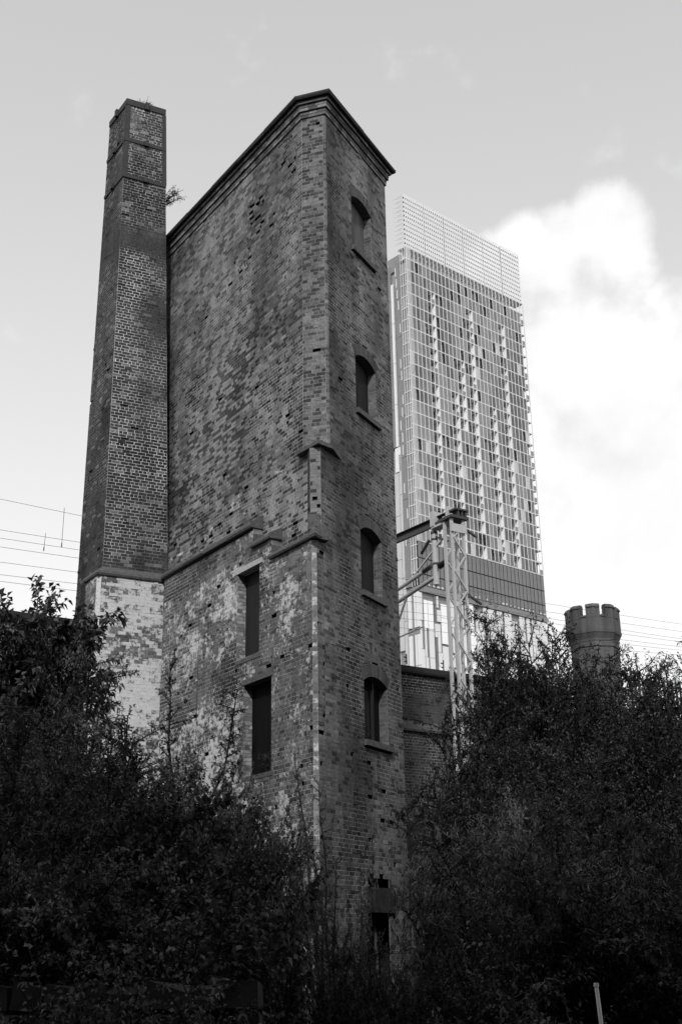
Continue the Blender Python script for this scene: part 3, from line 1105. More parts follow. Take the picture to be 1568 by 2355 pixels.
# core: tapered shaft and plinth
mb = MB()
ci_ = lambda p, q: p + (q - p) * .018
cl = [(N0 - .025 * NL - .025 * NF), (R0 - .025 * NF), G0, F0 - .025 * NL]
ch = [(N1 - .025 * NL - .025 * NF), (R1 - .025 * NF - .0 * DF), G1, F1 - .025 * NL]
v = [np.array([p[0], p[1], 0]) for p in cl] + [np.array([p[0], p[1], zc_lo]) for p in cl] + [np.array([p[0], p[1], zTop]) for p in ch]
mb.add(v, [(3, 2, 1, 0), (0, 1, 5, 4), (1, 2, 6, 5), (2, 3, 7, 6), (3, 0, 4, 7), (4, 5, 9, 8), (5, 6, 10, 9), (6, 7, 11, 10), (7, 4, 8, 11), (8, 9, 10, 11)])
mb.build('shaft_core', M['core'], chim)
MB().prism([NPa - .03 * NL, NPb - .03 * NF, RP - .03 * NF, RP + .5 * DL, N0 + 1.47 * DL + .08 * NL + .3 * DF, N0 + 1.46 * DL + .085 * NL], 0, zPl - .01 - 1.2).build('plinth_core', M['core'], chim)
MB().prism([NPa - .03 * NL, NPb - .03 * NF, RP - .03 * NF, RP + .5 * DL, N0 + .53 * DL + .2 * DF, N0 + .53 * DL + .085 * NL], zPl - 1.215, zPl - .012).build('plinth_core', M['core'], chim)
# iron straps round the head and corner angles
for z in (18.47, 19.47, 20.50):
    hgt = .09 if z < 20 else .16
    pl_ = [nF(z) - .02 * DL, nN(z), nR(z) - .0 * DF]
    MB().sweep(pl_, mitres(pl_, 1), [(-.02, z), (.026, z), (.026, z + hgt), (-.02, z + hgt)]).build('iron_strap', M['iron'], chim)
    p = (nN(z) + nR(z)) / 2 + .03 * NF
    MB().obox(p + np.array([0, 0, z - .03]) - .05 * DF, DF, NF, np.array([0, 0, 1.]), .10, .05, hgt + .03).build('strap_clamp', M['iron'], chim)
    p = (nN(z) * .5 + nF(z) * .5) + .03 * NL
    MB().obox(p + np.array([0, 0, z - .03]) - .05 * DL, DL, NL, np.array([0, 0, 1.]), .10, .05, hgt + .03).build('strap_clamp', M['iron'], chim)
for fn, da, db in ((nN, DF, DL), (nR, -DF, DL)):
    za, zb = 18.55, 20.5
    p, q = fn(za), fn(zb)
    mb = MB()
    for (dv, nv_) in ((da, NF), (db, NL if fn is nN else DF)):
        c = [p + nv_ * .017 + np.array([0, 0, za]), p + dv * .085 + nv_ * .017 + np.array([0, 0, za]), q + dv * .085 + nv_ * .017 + np.array([0, 0, zb]), q + nv_ * .017 + np.array([0, 0, zb])]
        c2 = [x - nv_ * .012 for x in c]
        mb.add(c + c2, [(0, 1, 2, 3), (7, 6, 5, 4), (0, 4, 5, 1), (1, 5, 6, 2), (2, 6, 7, 3), (3, 7, 4, 0)])
    mb.build('corner_angle', M['iron'], chim)

# ------------------------------------------------------------------ the railway viaduct wall behind
V0 = at_d(990, 1533, 30.0); V0[2] = 0
DV = az(56)
NV = az(146)
via = empty('viaduct_wall', (0, 0, 0), label='long brick railway viaduct wall with stone coping running behind the ruin', cat='wall')
VB = Bricks()
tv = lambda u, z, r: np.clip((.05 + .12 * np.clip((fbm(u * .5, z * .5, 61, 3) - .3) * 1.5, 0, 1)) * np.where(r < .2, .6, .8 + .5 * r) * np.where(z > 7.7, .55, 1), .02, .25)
va, vb = V0 - 13.0 * DV, V0 + 4.6 * DV
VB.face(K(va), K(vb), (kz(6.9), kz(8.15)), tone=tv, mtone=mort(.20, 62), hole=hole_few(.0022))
va2, vb2 = va + .10 * NV, vb + .10 * NV
VB.face(K(va2 + 10.5 * DV), K(vb2), (kz(4.5), kz(6.68)), tone=lambda u, z, r: tv(u, z, r) * .9, mtone=mort(.16, 63), hole=hole_few(.0022))
VB.build(via, ymax=1760)
MB().sweep([va, vb], mitres([va, vb], 1), [(-.3, kz(8.15)), (.10, kz(8.15)), (.12, kz(8.15) + .05), (.12, kz(8.15) + .17), (-.3, kz(8.15) + .24)]).build('coping', M['stone_dark'], via)
for k in range(9):
    p, q = va + (vb - va) * k / 9 + .004 * DV, va + (vb - va) * (k + 1) / 9 - .004 * DV
    MB().sweep([p, q], mitres([p, q], 1), [(-.05, kz(6.68)), (.20, kz(6.68)), (.215, kz(6.68) + .05), (.20, kz(6.68) + .12), (.0, kz(6.9)), (-.05, kz(6.9))]).build('ledge_stone', M['stone'], via)
MB().obox(va - .03 * NV - 1.0 * NV, DV, NV, np.array([0, 0, 1.]), float(np.linalg.norm(vb - va)), 1.0, 8.14).build('wall_core', M['core'], via)
MB().obox(va + .068 * NV - .5 * NV, DV, NV, np.array([0, 0, 1.]), float(np.linalg.norm(vb - va)), .5, 6.67).build('lower_wall', M['core'], via)

# bridge deck and spiked fence to the right of the turret
T_ = at_d(1366, 1470, 31.0)
fz = 7.15
fence = empty('palisade_fence', (0, 0, 0), label='dark spiked palisade fence on the bridge edge right of the turret', cat='fence')
fs = np.array([T_[0] + .9, T_[1] + .3, 0])
DFn = az(62)
pm = MB().box((-.035, -.008, 0), (.035, .008, 1.0)).add([(-.035, -.008, 1.0), (.035, -.008, 1.0), (.035, .008, 1.0), (-.035, .008, 1.0), (0, 0, 1.12)], [(0, 1, 4), (1, 2, 4), (2, 3, 4), (3, 0, 4)])
p0 = pm.build('pale', M['iron'], fence)
for k in range(44):
    o = p0 if k == 0 else p0.copy()
    if k:
        link(o, fence)
    pz = fs + DFn * (.14 * k)
    o.location = (pz[0], pz[1], fz - random.uniform(0, .02))
    o.rotation_euler = (0, 0, R_(90 - 62))
MB().bar(fs + np.array([0, 0, fz + .2]), fs + DFn * 6.1 + np.array([0, 0, fz + .2]), .05).build('rail', M['iron'], fence)
MB().bar(fs + np.array([0, 0, fz + .85]), fs + DFn * 6.1 + np.array([0, 0, fz + .85]), .05).build('rail', M['iron'], fence)
deck = MB().obox(fs + np.array([0, 0, fz - 1.0]) - .15 * az(152) * -1, DFn, -az(152), np.array([0, 0, 1.]), 26, 4, .98)
dk = deck.build('bridge_deck', M['stone_dark'])
tag(dk, label='dark bridge girder carrying the spiked fence right of the turret', cat='bridge')

# ------------------------------------------------------------------ castellated turret
tur = empty('stone_turret', (T_[0], T_[1], 0), rz=0, label='octagonal castellated stone turret rising above the bushes', cat='turret')


def octo(r, rot=-100.0):
    return [(r * math.cos(R_(rot + 45 * k)), r * math.sin(R_(rot + 45 * k))) for k in range(8)]


def ring_prism(mb, r0, r1, z0, z1):
    a, b = octo(r0), octo(r1)
    v = [(x, y, z0) for x, y in a] + [(x, y, z1) for x, y in b]
    mb.add(v, [(k, (k + 1) % 8, 8 + (k + 1) % 8, 8 + k) for k in range(8)] + [tuple(range(7, -1, -1)), tuple(range(8, 16))])


zt0 = T_[2] - .06                            # about 9.15: the moulding below the battlements
mb = MB(); ring_prism(mb, .615, .615, 0, 7.2); mb.build('shaft', M['turret_stone'], tur)
for k in range(5):
    mb = MB(); ring_prism(mb, .605 if k % 2 else .615, .605 if k % 2 else .615, 7.214 + k * .32, 7.2 + (k + 1) * .32); mb.build('stone_course', M['turret_stone'], tur)
zz = 7.2 + 5 * .32
mb = MB(); ring_prism(mb, .64, .64, zz + .004, zz + .05); mb.build('band', M['turret_stone'], tur)
mb = MB(); ring_prism(mb, .625, .625, zz + .054, zt0 - .12); mb.build('stone_course', M['turret_stone'], tur)
mb = MB(); ring_prism(mb, .635, .645, zt0 - .118, zt0 - .06); ring_prism(mb, .625, .695, zt0 - .058, zt0 + .09); ring_prism(mb, .705, .715, zt0 + .092, zt0 + .17); mb.build('cornice', M['turret_stone'], tur)
# parapet: hollow ring with eight bent merlons
rp, ri = .70, .53
po, pi_ = octo(rp), octo(ri)
for k in range(8):
    a, b, c, d = po[k], po[(k + 1) % 8], pi_[(k + 1) % 8], pi_[k]
    mb = MB().prism([a, b, c, d], zt0 + .173, zt0 + .47)
    mb.build('parapet_stone', M['turret_stone'], tur)
    g0, g1 = .36, .64
    la = lambda p, q, t: (p[0] + (q[0] - p[0]) * t, p[1] + (q[1] - p[1]) * t)
    mb = MB().prism([la(a, b, g0), la(a, b, g1), la(d, c, g1), la(d, c, g0)], zt0 + .472, zt0 + .50)
    s_ = [(x * 1.03, y * 1.03) for x, y in (la(a, b, g0 + .01), la(a, b, g1 - .01))]
    mb.prism([s_[0], s_[1], la(d, c, g1 - .01), la(d, c, g0 + .01)], zt0 + .502, zt0 + .545)
    mb.build('crenel_sill', M['turret_stone'], tur)
    pv, nx = po[k - 1], po[(k + 1) % 8]
    iv, inx = pi_[k - 1], pi_[(k + 1) % 8]
    o1, o2 = la(po[k], pv, g0), la(po[k], nx, g0)
    i1, i2 = la(pi_[k], iv, g0), la(pi_[k], inx, g0)
    mb = MB().prism([o1, po[k], o2, i2, pi_[k], i1], zt0 + .475, zt0 + .74)
    mo = mb.build('merlon', M['turret_stone'], tur)
    gr = lambda p, f: (p[0] * f, p[1] * f)
    n6 = [gr(o1, 1.035), gr(po[k], 1.035), gr(o2, 1.035), gr(i2, .97), gr(pi_[k], .97), gr(i1, .97)]
    t6 = [gr(o1, .97), gr(po[k], .97), gr(o2, .97), gr(i2, 1.03), gr(pi_[k], 1.03), gr(i1, 1.03)]
    mb = MB().add([(x, y, zt0 + .743) for x, y in n6] + [(x, y, zt0 + .775) for x, y in n6] + [(x, y, zt0 + .84) for x, y in t6],
                  [(i, (i + 1) % 6, 6 + (i + 1) % 6, 6 + i) for i in range(6)] + [(6 + i, 6 + (i + 1) % 6, 12 + (i + 1) % 6, 12 + i) for i in range(6)] + [tuple(range(5, -1, -1)), tuple(range(12, 18))])
    mb.build('cap', M['turret_stone'], mo)

# ------------------------------------------------------------------ glass tower far behind
TW = at_d(927, 445, 240.0)
TZ = TW[2]
tow = empty('glass_tower', (TW[0], TW[1], 0), rz=R_(90 - 48.3), label='very tall pale glass skyscraper with a slatted screen on top', cat='skyscraper')
LX, DY = 41.3, 14.0
ZBL, ZBT, ZBB = 155.3, 83.2, 73.2
FLO = (ZBL - 3.1 - ZBT) / 23.0
NC = 32
CW = LX / NC
_bm = {}


def cube(name, lo, hi, mat, parent):
    """box part; boxes of one size and material share a mesh"""
    s = tuple(round(b - a, 3) for a, b in zip(lo, hi))
    key = (name, s, mat)
    if key not in _bm:
        mb = MB().box((-s[0] / 2, -s[1] / 2, -s[2] / 2), (s[0] / 2, s[1] / 2, s[2] / 2))
        me = bpy.data.meshes.new(name)
        me.from_pydata(mb.v, [], mb.f)
        me.materials.append(M[mat])
        _bm[key] = me
    o = bpy.data.objects.new(name, _bm[key])
    link(o, parent)
    o.location = tuple((a + b) / 2 for a, b in zip(lo, hi))
    return o


XE = LX - 1 * CW                        # the last bays are open balconies with sky behind them
MB().box((2.2, 1.75, ZBB), (XE, DY, ZBL - 3.2)).box((.4, 2.3, ZBB), (2.19, DY, ZBL - 3.2)).build('inner_block', M['tower_core'], tow)
MB().box((.06, .3, 0), (LX - .06, DY, ZBB - .01)).build('lower_block', M['dim_panel'], tow)
MB().box((XE + .01, 6.0, ZBT), (LX - .6, DY, ZBL - 4)).build('rear_block', M['panel2'], tow)
for i in range(24):
    z = ZBT + FLO * i
    cube('floor_slab', (0, -.02, z - .16), (LX, 1.74, z + .12), 'slab', tow)
cube('roof_slab', (-.1, -.05, ZBL - .25), (LX + .1, 2.5, ZBL), 'slab', tow)
for i in range(NC + 1):
    x = i * CW
    w = .055 if i % 2 else .07
    if i in (0, NC):
        w = .10
    cube('mullion', (x - w, -.16, ZBT + .13), (x + w, -.03, ZBL - .3), 'white_metal', tow)
for dx in (.35, .62, .95):
    cube('mullion', (dx - .05, -.13, ZBT), (dx + .05, -.025, ZBL - .3), 'white_metal', tow)
for y in (.35, 1.1, 1.85):
    cube('mullion', (-.14, y - .06, ZBB), (-.02, y + .06, ZBL - .3), 'white_metal', tow)

panes = []
wall_cols_lo, wall_cols_hi = (7, 12, 17, 22, 26), (7, 17, 26)
for r in range(23):
    z0, z1 = ZBT + FLO * r + .16, ZBT + FLO * (r + 1) - .2
    wc = wall_cols_lo if r < 13 else (wall_cols_hi if r < 21 else ())
    if 10 <= r < 16:
        wc = tuple(sorted(set(wc) | {14}))
    for c in wc:
        if r >= 21 or random.random() < .06:
            continue
        cube('partition', (c * CW - .09, .02, z0 - .02), (c * CW + .09, 1.73, z1 + .03), 'white_wall', tow)
    for c in range(NC):
        x0, x1 = c * CW + .08, (c + 1) * CW - .08
        near = min([(w - c) for w in wc if w > c] or [99])
        if c >= NC - 1:
            if c == NC - 1:
                cube('partition', (c * CW - .05, .4, z0), (c * CW + .05, 1.73, z1), 'panel2', tow)
            if random.random() < .45:
                panes.append(((x0, .0, z0), (x1, .03, z0 + 1.1), 'glc'))
            continue
        fv = float(fbm(c * .22, r * .16, 81, 3)) + random.uniform(-.16, .16)
        mat = 'glb' if fv < .38 else ('gla' if fv < .56 else 'glc')
        if random.random() < .03:
            mat = 'panel2'
        if near <= 2 and random.random() < .93:
            panes.append(((x0, 1.60, z0), (x1, 1.64, z1), random.choice(('glb', 'gla', 'gla'))))
            if random.random() < .2:
                panes.append(((x0, .0, z0), (x1, .03, z0 + 1.0), 'glc'))
        elif random.random() < .13:
            panes.append(((x0, .5, z0), (x1, .54, z1), 'gla'))
        else:
            panes.append(((x0, .02, z0), (x1, .06, z1), mat))
# grey band with three rows of tinted panes
zr_ = (ZBB, ZBB + 2.6, ZBB + 6.1, ZBT - .2)
for k in range(3):
    for c in range(NC):
        panes.append(((c * CW + .10, -.10, zr_[k] + .14), ((c + 1) * CW - .10, -.06, zr_[k + 1] - .12), 'gld' if random.random() < .75 else 'gla'))
MB().box((.02, -.05, ZBB), (LX - .02, 1.7, ZBT - .18)).build('band_wall', M['board'], tow)
for c in range(0, NC, 1):
    if random.random() < .5:
        cube('soffit_light', (c * CW + .2, -.14, ZBB + .35), (c * CW + random.uniform(.5, 1.0), -.105, ZBB + random.uniform(.5, .8)), 'white_metal', tow)
cube('band_edge', (-.05, -.22, ZBB - 1.3), (LX + .05, .29, ZBB - .02), 'dim_panel', tow)
panes.sort(key=lambda p: p[0][0] * .5 + p[0][2] * .25 - (p[1][2] - p[0][2]) * 8)
mbs = {}
for k, (lo, hi, mat) in enumerate(panes):
    if k < 300:
        lo = (lo[0], lo[1], hi[2] - 2.7) if (hi[2] - lo[2]) > 2.4 and (hi[2] - lo[2]) < 2.75 else lo
        cube('pane', lo, hi, mat, tow)
    else:
        mbs.setdefault(mat, MB()).box(lo, hi)
for mat, mb in mbs.items():
    mb.build('pane_grid', M[mat], tow)['kind'] = 'stuff'
# open frame under the screen
zf = ZBL - .3
for i in range(NC):
    if i % 1 == 0:
        o = MB().bar(((i + .1) * CW, .2, zf - 2.6), ((i + .9) * CW, .5, zf - .1), .09).build('roof_brace', M['galv'], tow)
MB().box((.6, 1.9, ZBL - 3.1), (LX - 3.0, 2.2, ZBL - .26)).build('parapet_wall', M['panel'], tow)
# slatted screen
nf = 62
for i in range(nf):
    x = (i + .5) * LX / nf
    cube('screen_slat', (x - .17, -.05, ZBL + .06), (x + .17, .02, TZ), 'panel', tow)
for k in range(11):
    z = ZBL + .9 + k * (TZ - ZBL - .6) / 11
    cube('screen_rail', (-.1, .06, z - .14), (LX, .26, z + .14), 'boom', tow)
    b = MB().add([(-.05, .1, z + .15), (-.05, .25, z + .15), (-1.55, 1.9, z - .35), (-1.55, 1.75, z - .35), (-.05, .1, z - .1), (-.05, .25, z - .1), (-1.55, 1.9, z - .5), (-1.55, 1.75, z - .5)],
                 [(0, 1, 2, 3), (7, 6, 5, 4), (0, 4, 5, 1), (1, 5, 6, 2), (2, 6, 7, 3), (3, 7, 4, 0)])
    b.tube((-1.5, 1.8, z - .42), (-.05, .6, z + .6), .07, n=4)
    b.build('screen_bracket', M['galv'], tow)
for i in range(1, 6):
    x = i * LX / 6
    cube('screen_post', (x - .10, .27, ZBL), (x + .10, .5, TZ - .1), 'galv', tow)
# narrow end of the tower
for (y0, y1, z0, z1, mat) in ((2.0, 3.6, ZBB, ZBL - 3, 'dim_panel'), (3.62, 4.3, 0, 104, 'panel2'), (4.32, 5.0, 106, 147, 'panel'), (3.7, 5.4, 100, 105.8, 'panel'), (4.5, 5.9, 60, 99.8, 'panel2'),
                              (5.05, 7.6, 106, 152, 'dim_panel'), (6.0, 9.0, 0, 99.8, 'panel'), (7.7, 13.8, 100, 152, 'panel2'), (9.1, 13.8, 0, 99.8, 'panel2')):
    n = max(1, int((z1 - z0) / 9))
    for k in range(n):
        za, zb = z0 + (z1 - z0) * k / n + .05, z0 + (z1 - z0) * (k + 1) / n - .05
        cube('end_panel', (-.30, y0, za), (.04, y1, zb), mat, tow)
for r in range(25):
    z0 = ZBB + 3.0 + FLO * r
    if z0 < ZBL - 4:
        cube('end_pane', (-.02, .2, z0 + .2), (.02, 1.9, z0 + FLO - .2), 'gla' if r % 3 else 'glc', tow)
        cube('floor_edge', (-.12, 0, z0 - .15), (.03, 2.0, z0 + .1), 'slab', tow)
        if random.random() < .6:
            y = random.uniform(2.1, 3.2)
            cube('end_slit', (-.34, y, z0 + .3), (-.305, y + .22, z0 + 2.6), 'panel', tow)
MB().box((.0, 2.0, ZBL - 5.0), (3.0, 6.0, ZBL - 1.2)).build('roof_box', M['glc'], tow)
# lower storeys: pale panels with dark slots
x = 0.0
q = random.Random(12)
while x < LX - .4:
    w = q.choice((1.25, 1.9, 2.5, 1.25, .7))
    w = min(w, LX - x)
    z = ZBB - 1.4 - q.choice((0, 0, 1.5))
    while z > 36:
        h = q.choice((3.05, 6.1, 6.1))
        if w < .8:
            if q.random() < .6:
                cube('slot_window', (x + .04, .14, z - h + .08), (x + w - .04, .25, z - .05), 'gla', tow)
            else:
                cube('facade_panel', (x + .04, .0, z - h + .08), (x + w - .04, .22, z - .05), 'panel', tow)
        else:
            cut = q.choice((.16, .2, .45, .75)) if w > 1.2 else .15
            top = q.choice((.06, .06, .5))
            cube('facade_panel', (x + .08, .0, z - h + top), (x + w - cut, .22, z - .03), 'panel' if q.random() < .75 else 'white_wall', tow)
        z -= h
    x += w
MB().box((0, 0, 0), (LX, .2, 36)).build('podium', M['panel2'], tow)
for (y0, y1, z0) in ((.1, .8, ZBB - 1), (1.0, 1.5, ZBB - 1), (2.3, 3.3, ZBB - 1), (3.3, 3.6, ZBB - 20)):
    for k in range(5):
        cube('end_panel', (-.22, y0, z0 - 8 * (k + 1) + .1), (.05, y1, z0 - 8 * k - (1.5 if k % 2 else .05)), 'panel', tow)

# ------------------------------------------------------------------ catenary mast, boom and wires
MM = at_d(1060, 1540, 29.3); MM[2] = 0
mast = empty('catenary_mast', tuple(MM), rz=R_(90 - 56), label='pale lattice railway mast standing in front of the glass tower', cat='mast')
zT_ = 12.15
for (lx, ly) in ((-.19, -.14), (.19, -.14), (-.19, .14), (.19, .14)):
    s = 1 if lx > 0 else -1
    MB().box((lx - .034, ly - .034, 0), (lx + .034, ly + .034, zT_ - (0 if lx < 0 else .12))).build('leg', M['galv'], mast)
z = 4.6
k = 0
while z < zT_ - .3:
    zb = min(z + .46, zT_ - .1)
    s = 1 if k % 2 else -1
    MB().bar((-s * .17, -.19, z), (s * .17, -.19, zb), .035).build('brace', M['galv'], mast)
    MB().bar((s * .17, .19, z), (-s * .17, .19, zb), .035).build('brace', M['galv'], mast)
    z += .46
    k += 1
MB().box((-.27, -.25, zT_ - .12), (.30, .25, zT_ - .05)).box((-.1, -.23, zT_ + .12), (.34, .23, zT_ + .17)).build('top_plate', M['boom'], mast)
for x in (.0, .12, .24):
    MB().box((x, -.2, zT_ - .048), (x + .05, .2, zT_ + .118)).build('plate_rib', M['boom'], mast)
MB().box((-.25, -.22, zT_ - .5), (.25, -.192, zT_ - .28)).build('gusset', M['galv'], mast)
MB().bar((.2, -.15, zT_ - .32), (.62, -.15, zT_ - .5), .05).box((.2, -.2, 9.95), (.27, .2, 10.05)).bar((.2, -.15, 10.05), (.66, -.15, 9.85), .05).build('side_arm', M['boom'], mast)

boom = empty('catenary_boom', tuple(MM), rz=R_(90 - (-36)), label='dark steel boom with insulators reaching from the mast towards the ruin', cat='boom')
# local x runs along the boom away from the mast, over the tracks
MB().box((-.1, -.10, 12.21), (9, -.07, 12.33)).box((-.1, -.10, 12.33), (9, .03, 12.345)).box((-.1, -.10, 12.192), (9, .03, 12.209)).build('girder', M['boom'], boom)
MB().box((.1, .07, 12.07), (9, .10, 12.15)).box((.1, .03, 12.055), (9, .10, 12.069)).build('girder', M['boom'], boom)
MB().box((.05, -.14, 12.0), (.75, .14, 12.05)).box((.05, -.16, 12.05), (.12, .16, 12.42)).box((.62, -.16, 12.05), (.75, .16, 12.46)).build('bracket', M['galv'], boom)
MB().tube((.78, 0, 10.50), (.78, 0, 12.0), .075, n=12).build('drop_tube', M['galv'], boom)
for z in (11.05, 11.72, 11.9):
    MB().tube((.78, 0, z), (.78, 0, z + .04), .095, n=12).build('clamp', M['boom'], boom)


def insulator(p0, p1, parent, r=.065, n=6):
    p0, p1 = np.array(p0), np.array(p1)
    mb = MB().tube(p0, p1, r * .45, n=8)
    for k in range(n):
        a = p0 + (p1 - p0) * (k + .25) / n
        b = p0 + (p1 - p0) * (k + .65) / n
        mb.tube(a, b, r, r * .6, n=10)
    mb.build('insulator', M['insul'], parent)


insulator((.98, 0, 11.78), (1.35, 0, 11.50), boom)
insulator((.95, 0, 11.05), (1.32, 0, 10.98), boom, .07)
insulator((.32, 0, 11.02), (.66, 0, 10.96), boom, .085, 9)
MB().bar((.08, 0, 11.9), (1.9, 0, 10.86), .04).build('stay', M['galv'], boom)
MB().tube((1.32, 0, 10.98), (3.2, 0, 10.62), .055, n=10).build('arm_tube', M['galv'], boom)
MB().tube((.85, 0, 10.72), (3.2, 0, 10.28), .055, n=10).build('arm_tube', M['galv'], boom)
MB().tube((2.02, 0, 10.48), (2.75, 0, 9.35), .03, n=8).build('strut', M['galv'], boom)
MB().bar((.72, 0, 11.8), (.25, 0, 11.55), .05).build('strut', M['boom'], boom)
MB().tube((1.35, 0, 9.52), (2.6, 0, 9.44), .02, n=6).build('steady_arm', M['galv'], boom)

ones = [(0, 1138, 1000, 1345, 1568, 1429), (0, 1209, 1000, 1365, 1568, 1446), (0, 1228, 1000, 1378, 1568, 1463), (0, 1248, 1000, 1391, 1568, 1470),
        (0, 1283, 1000, 1414, 1568, 1481), (0, 1312, 1000, 1430, 1568, 1489), (0, 1327, 1000, 1452, 1568, 1500)]
wlab = ['highest of the thin overhead wires left of the chimney', 'second highest overhead wire, carrying a dropper beside the chimney', 'third overhead wire, faint, ending the long dropper',
        'fourth overhead wire from the top, carrying the short dropper', 'middle single overhead wire below the droppers', 'second lowest of the thin overhead wires', 'lowest thin overhead wire above the left treetop']


def wire_pt(px, py, off=0.0):
    """point on the vertical plane over the tracks"""
    P = MM + az(-36) * (1.4 + off)
    r = ray(px, py)
    n = az(146)
    t = ((P - EYE) @ n) / (r @ n)
    return EYE + r * t


for i, (xa, ya, xb, yb, xc, yc) in enumerate(ones):
    off = .35 * (i % 3)
    a, b, c = wire_pt(xa, ya, off), wire_pt(xb, yb, off), wire_pt(xc, yc, off)
    a0 = a + (a - b) * .6
    c0 = c + (c - b) * .8
    mb = MB()
    pts = []
    for (p, q, n) in ((a0, b, 8), (b, c0, 6)):
        for k in range(n):
            t = k / n
            pp = p + (q - p) * t
            pts.append(pp - np.array([0, 0, .10 * 4 * t * (1 - t)]))
    pts.append(c0)
    for p, q in zip(pts[:-1], pts[1:]):
        mb.tube(p, q, .0045, n=4, caps=False)
    tag(mb.build('overhead_wire', M['wire']), label=wlab[i], cat='wire', group='overhead wires along the railway')
for (x0, y0, x1, y1, off, lab) in ((148, 1168, 142, 1252, 0.0, 'longer faint dropper hanging between wires left of the chimney'), (105, 1226, 101, 1261, .35, 'short dropper between two wires far left of the chimney')):
    a, b = wire_pt(x0, y0, off), wire_pt(x1, y1, off)
    mb = MB().tube(a, b, .006, n=4).tube(b - np.array([0, 0, .06]), b + np.array([0, 0, .03]), .013, n=6)
    tag(mb.build('wire_dropper', M['wire']), label=lab, cat='wire dropper')
for (px, py, d, lab) in ((173, 1419, 27.2, 'small iron spike on the viaduct coping left of the chimney'), (935, 1524, 29.6, 'small hooked iron spike on the viaduct coping right of the ruin'), (1020, 1538, 30.2, 'small iron spike on the viaduct coping beside the mast')):
    p = at_d(px, py + 4, d)
    mb = MB().bar(p, p + np.array([0, 0, .26]), .03).bar(p + np.array([0, 0, .17]), p + np.array([-.07, 0, .19]), .025).bar(p + np.array([0, 0, .06]), p + np.array([-.06, 0, .08]), .025)
    tag(mb.build('iron_spike', M['iron']), label=lab, cat='spike')

# ------------------------------------------------------------------ pale building seen through the leaves on the right
pb_p = at_d(1530, 1900, 90.0)
pb = empty('pale_building', (pb_p[0] - 7, pb_p[1], 0), label='pale building glimpsed through gaps in the foliage at far right', cat='building')
MB().box((0, 0, 0), (26, 10, 13)).build('wall', M['panel'], pb)
for i in range(8):
    for k in range(3):
        fo = cube('window', (1.2 + i * 3.1, -.06, 2 + k * 3.6), (2.9 + i * 3.1, -.005, 4.2 + k * 3.6), 'glb', pb)
        f2 = cube('window_frame', (0, 0, 0), (.12, .05, 2.2), 'white_metal', fo)
        f2.location = (0, -.05, 0)

# ------------------------------------------------------------------ plants


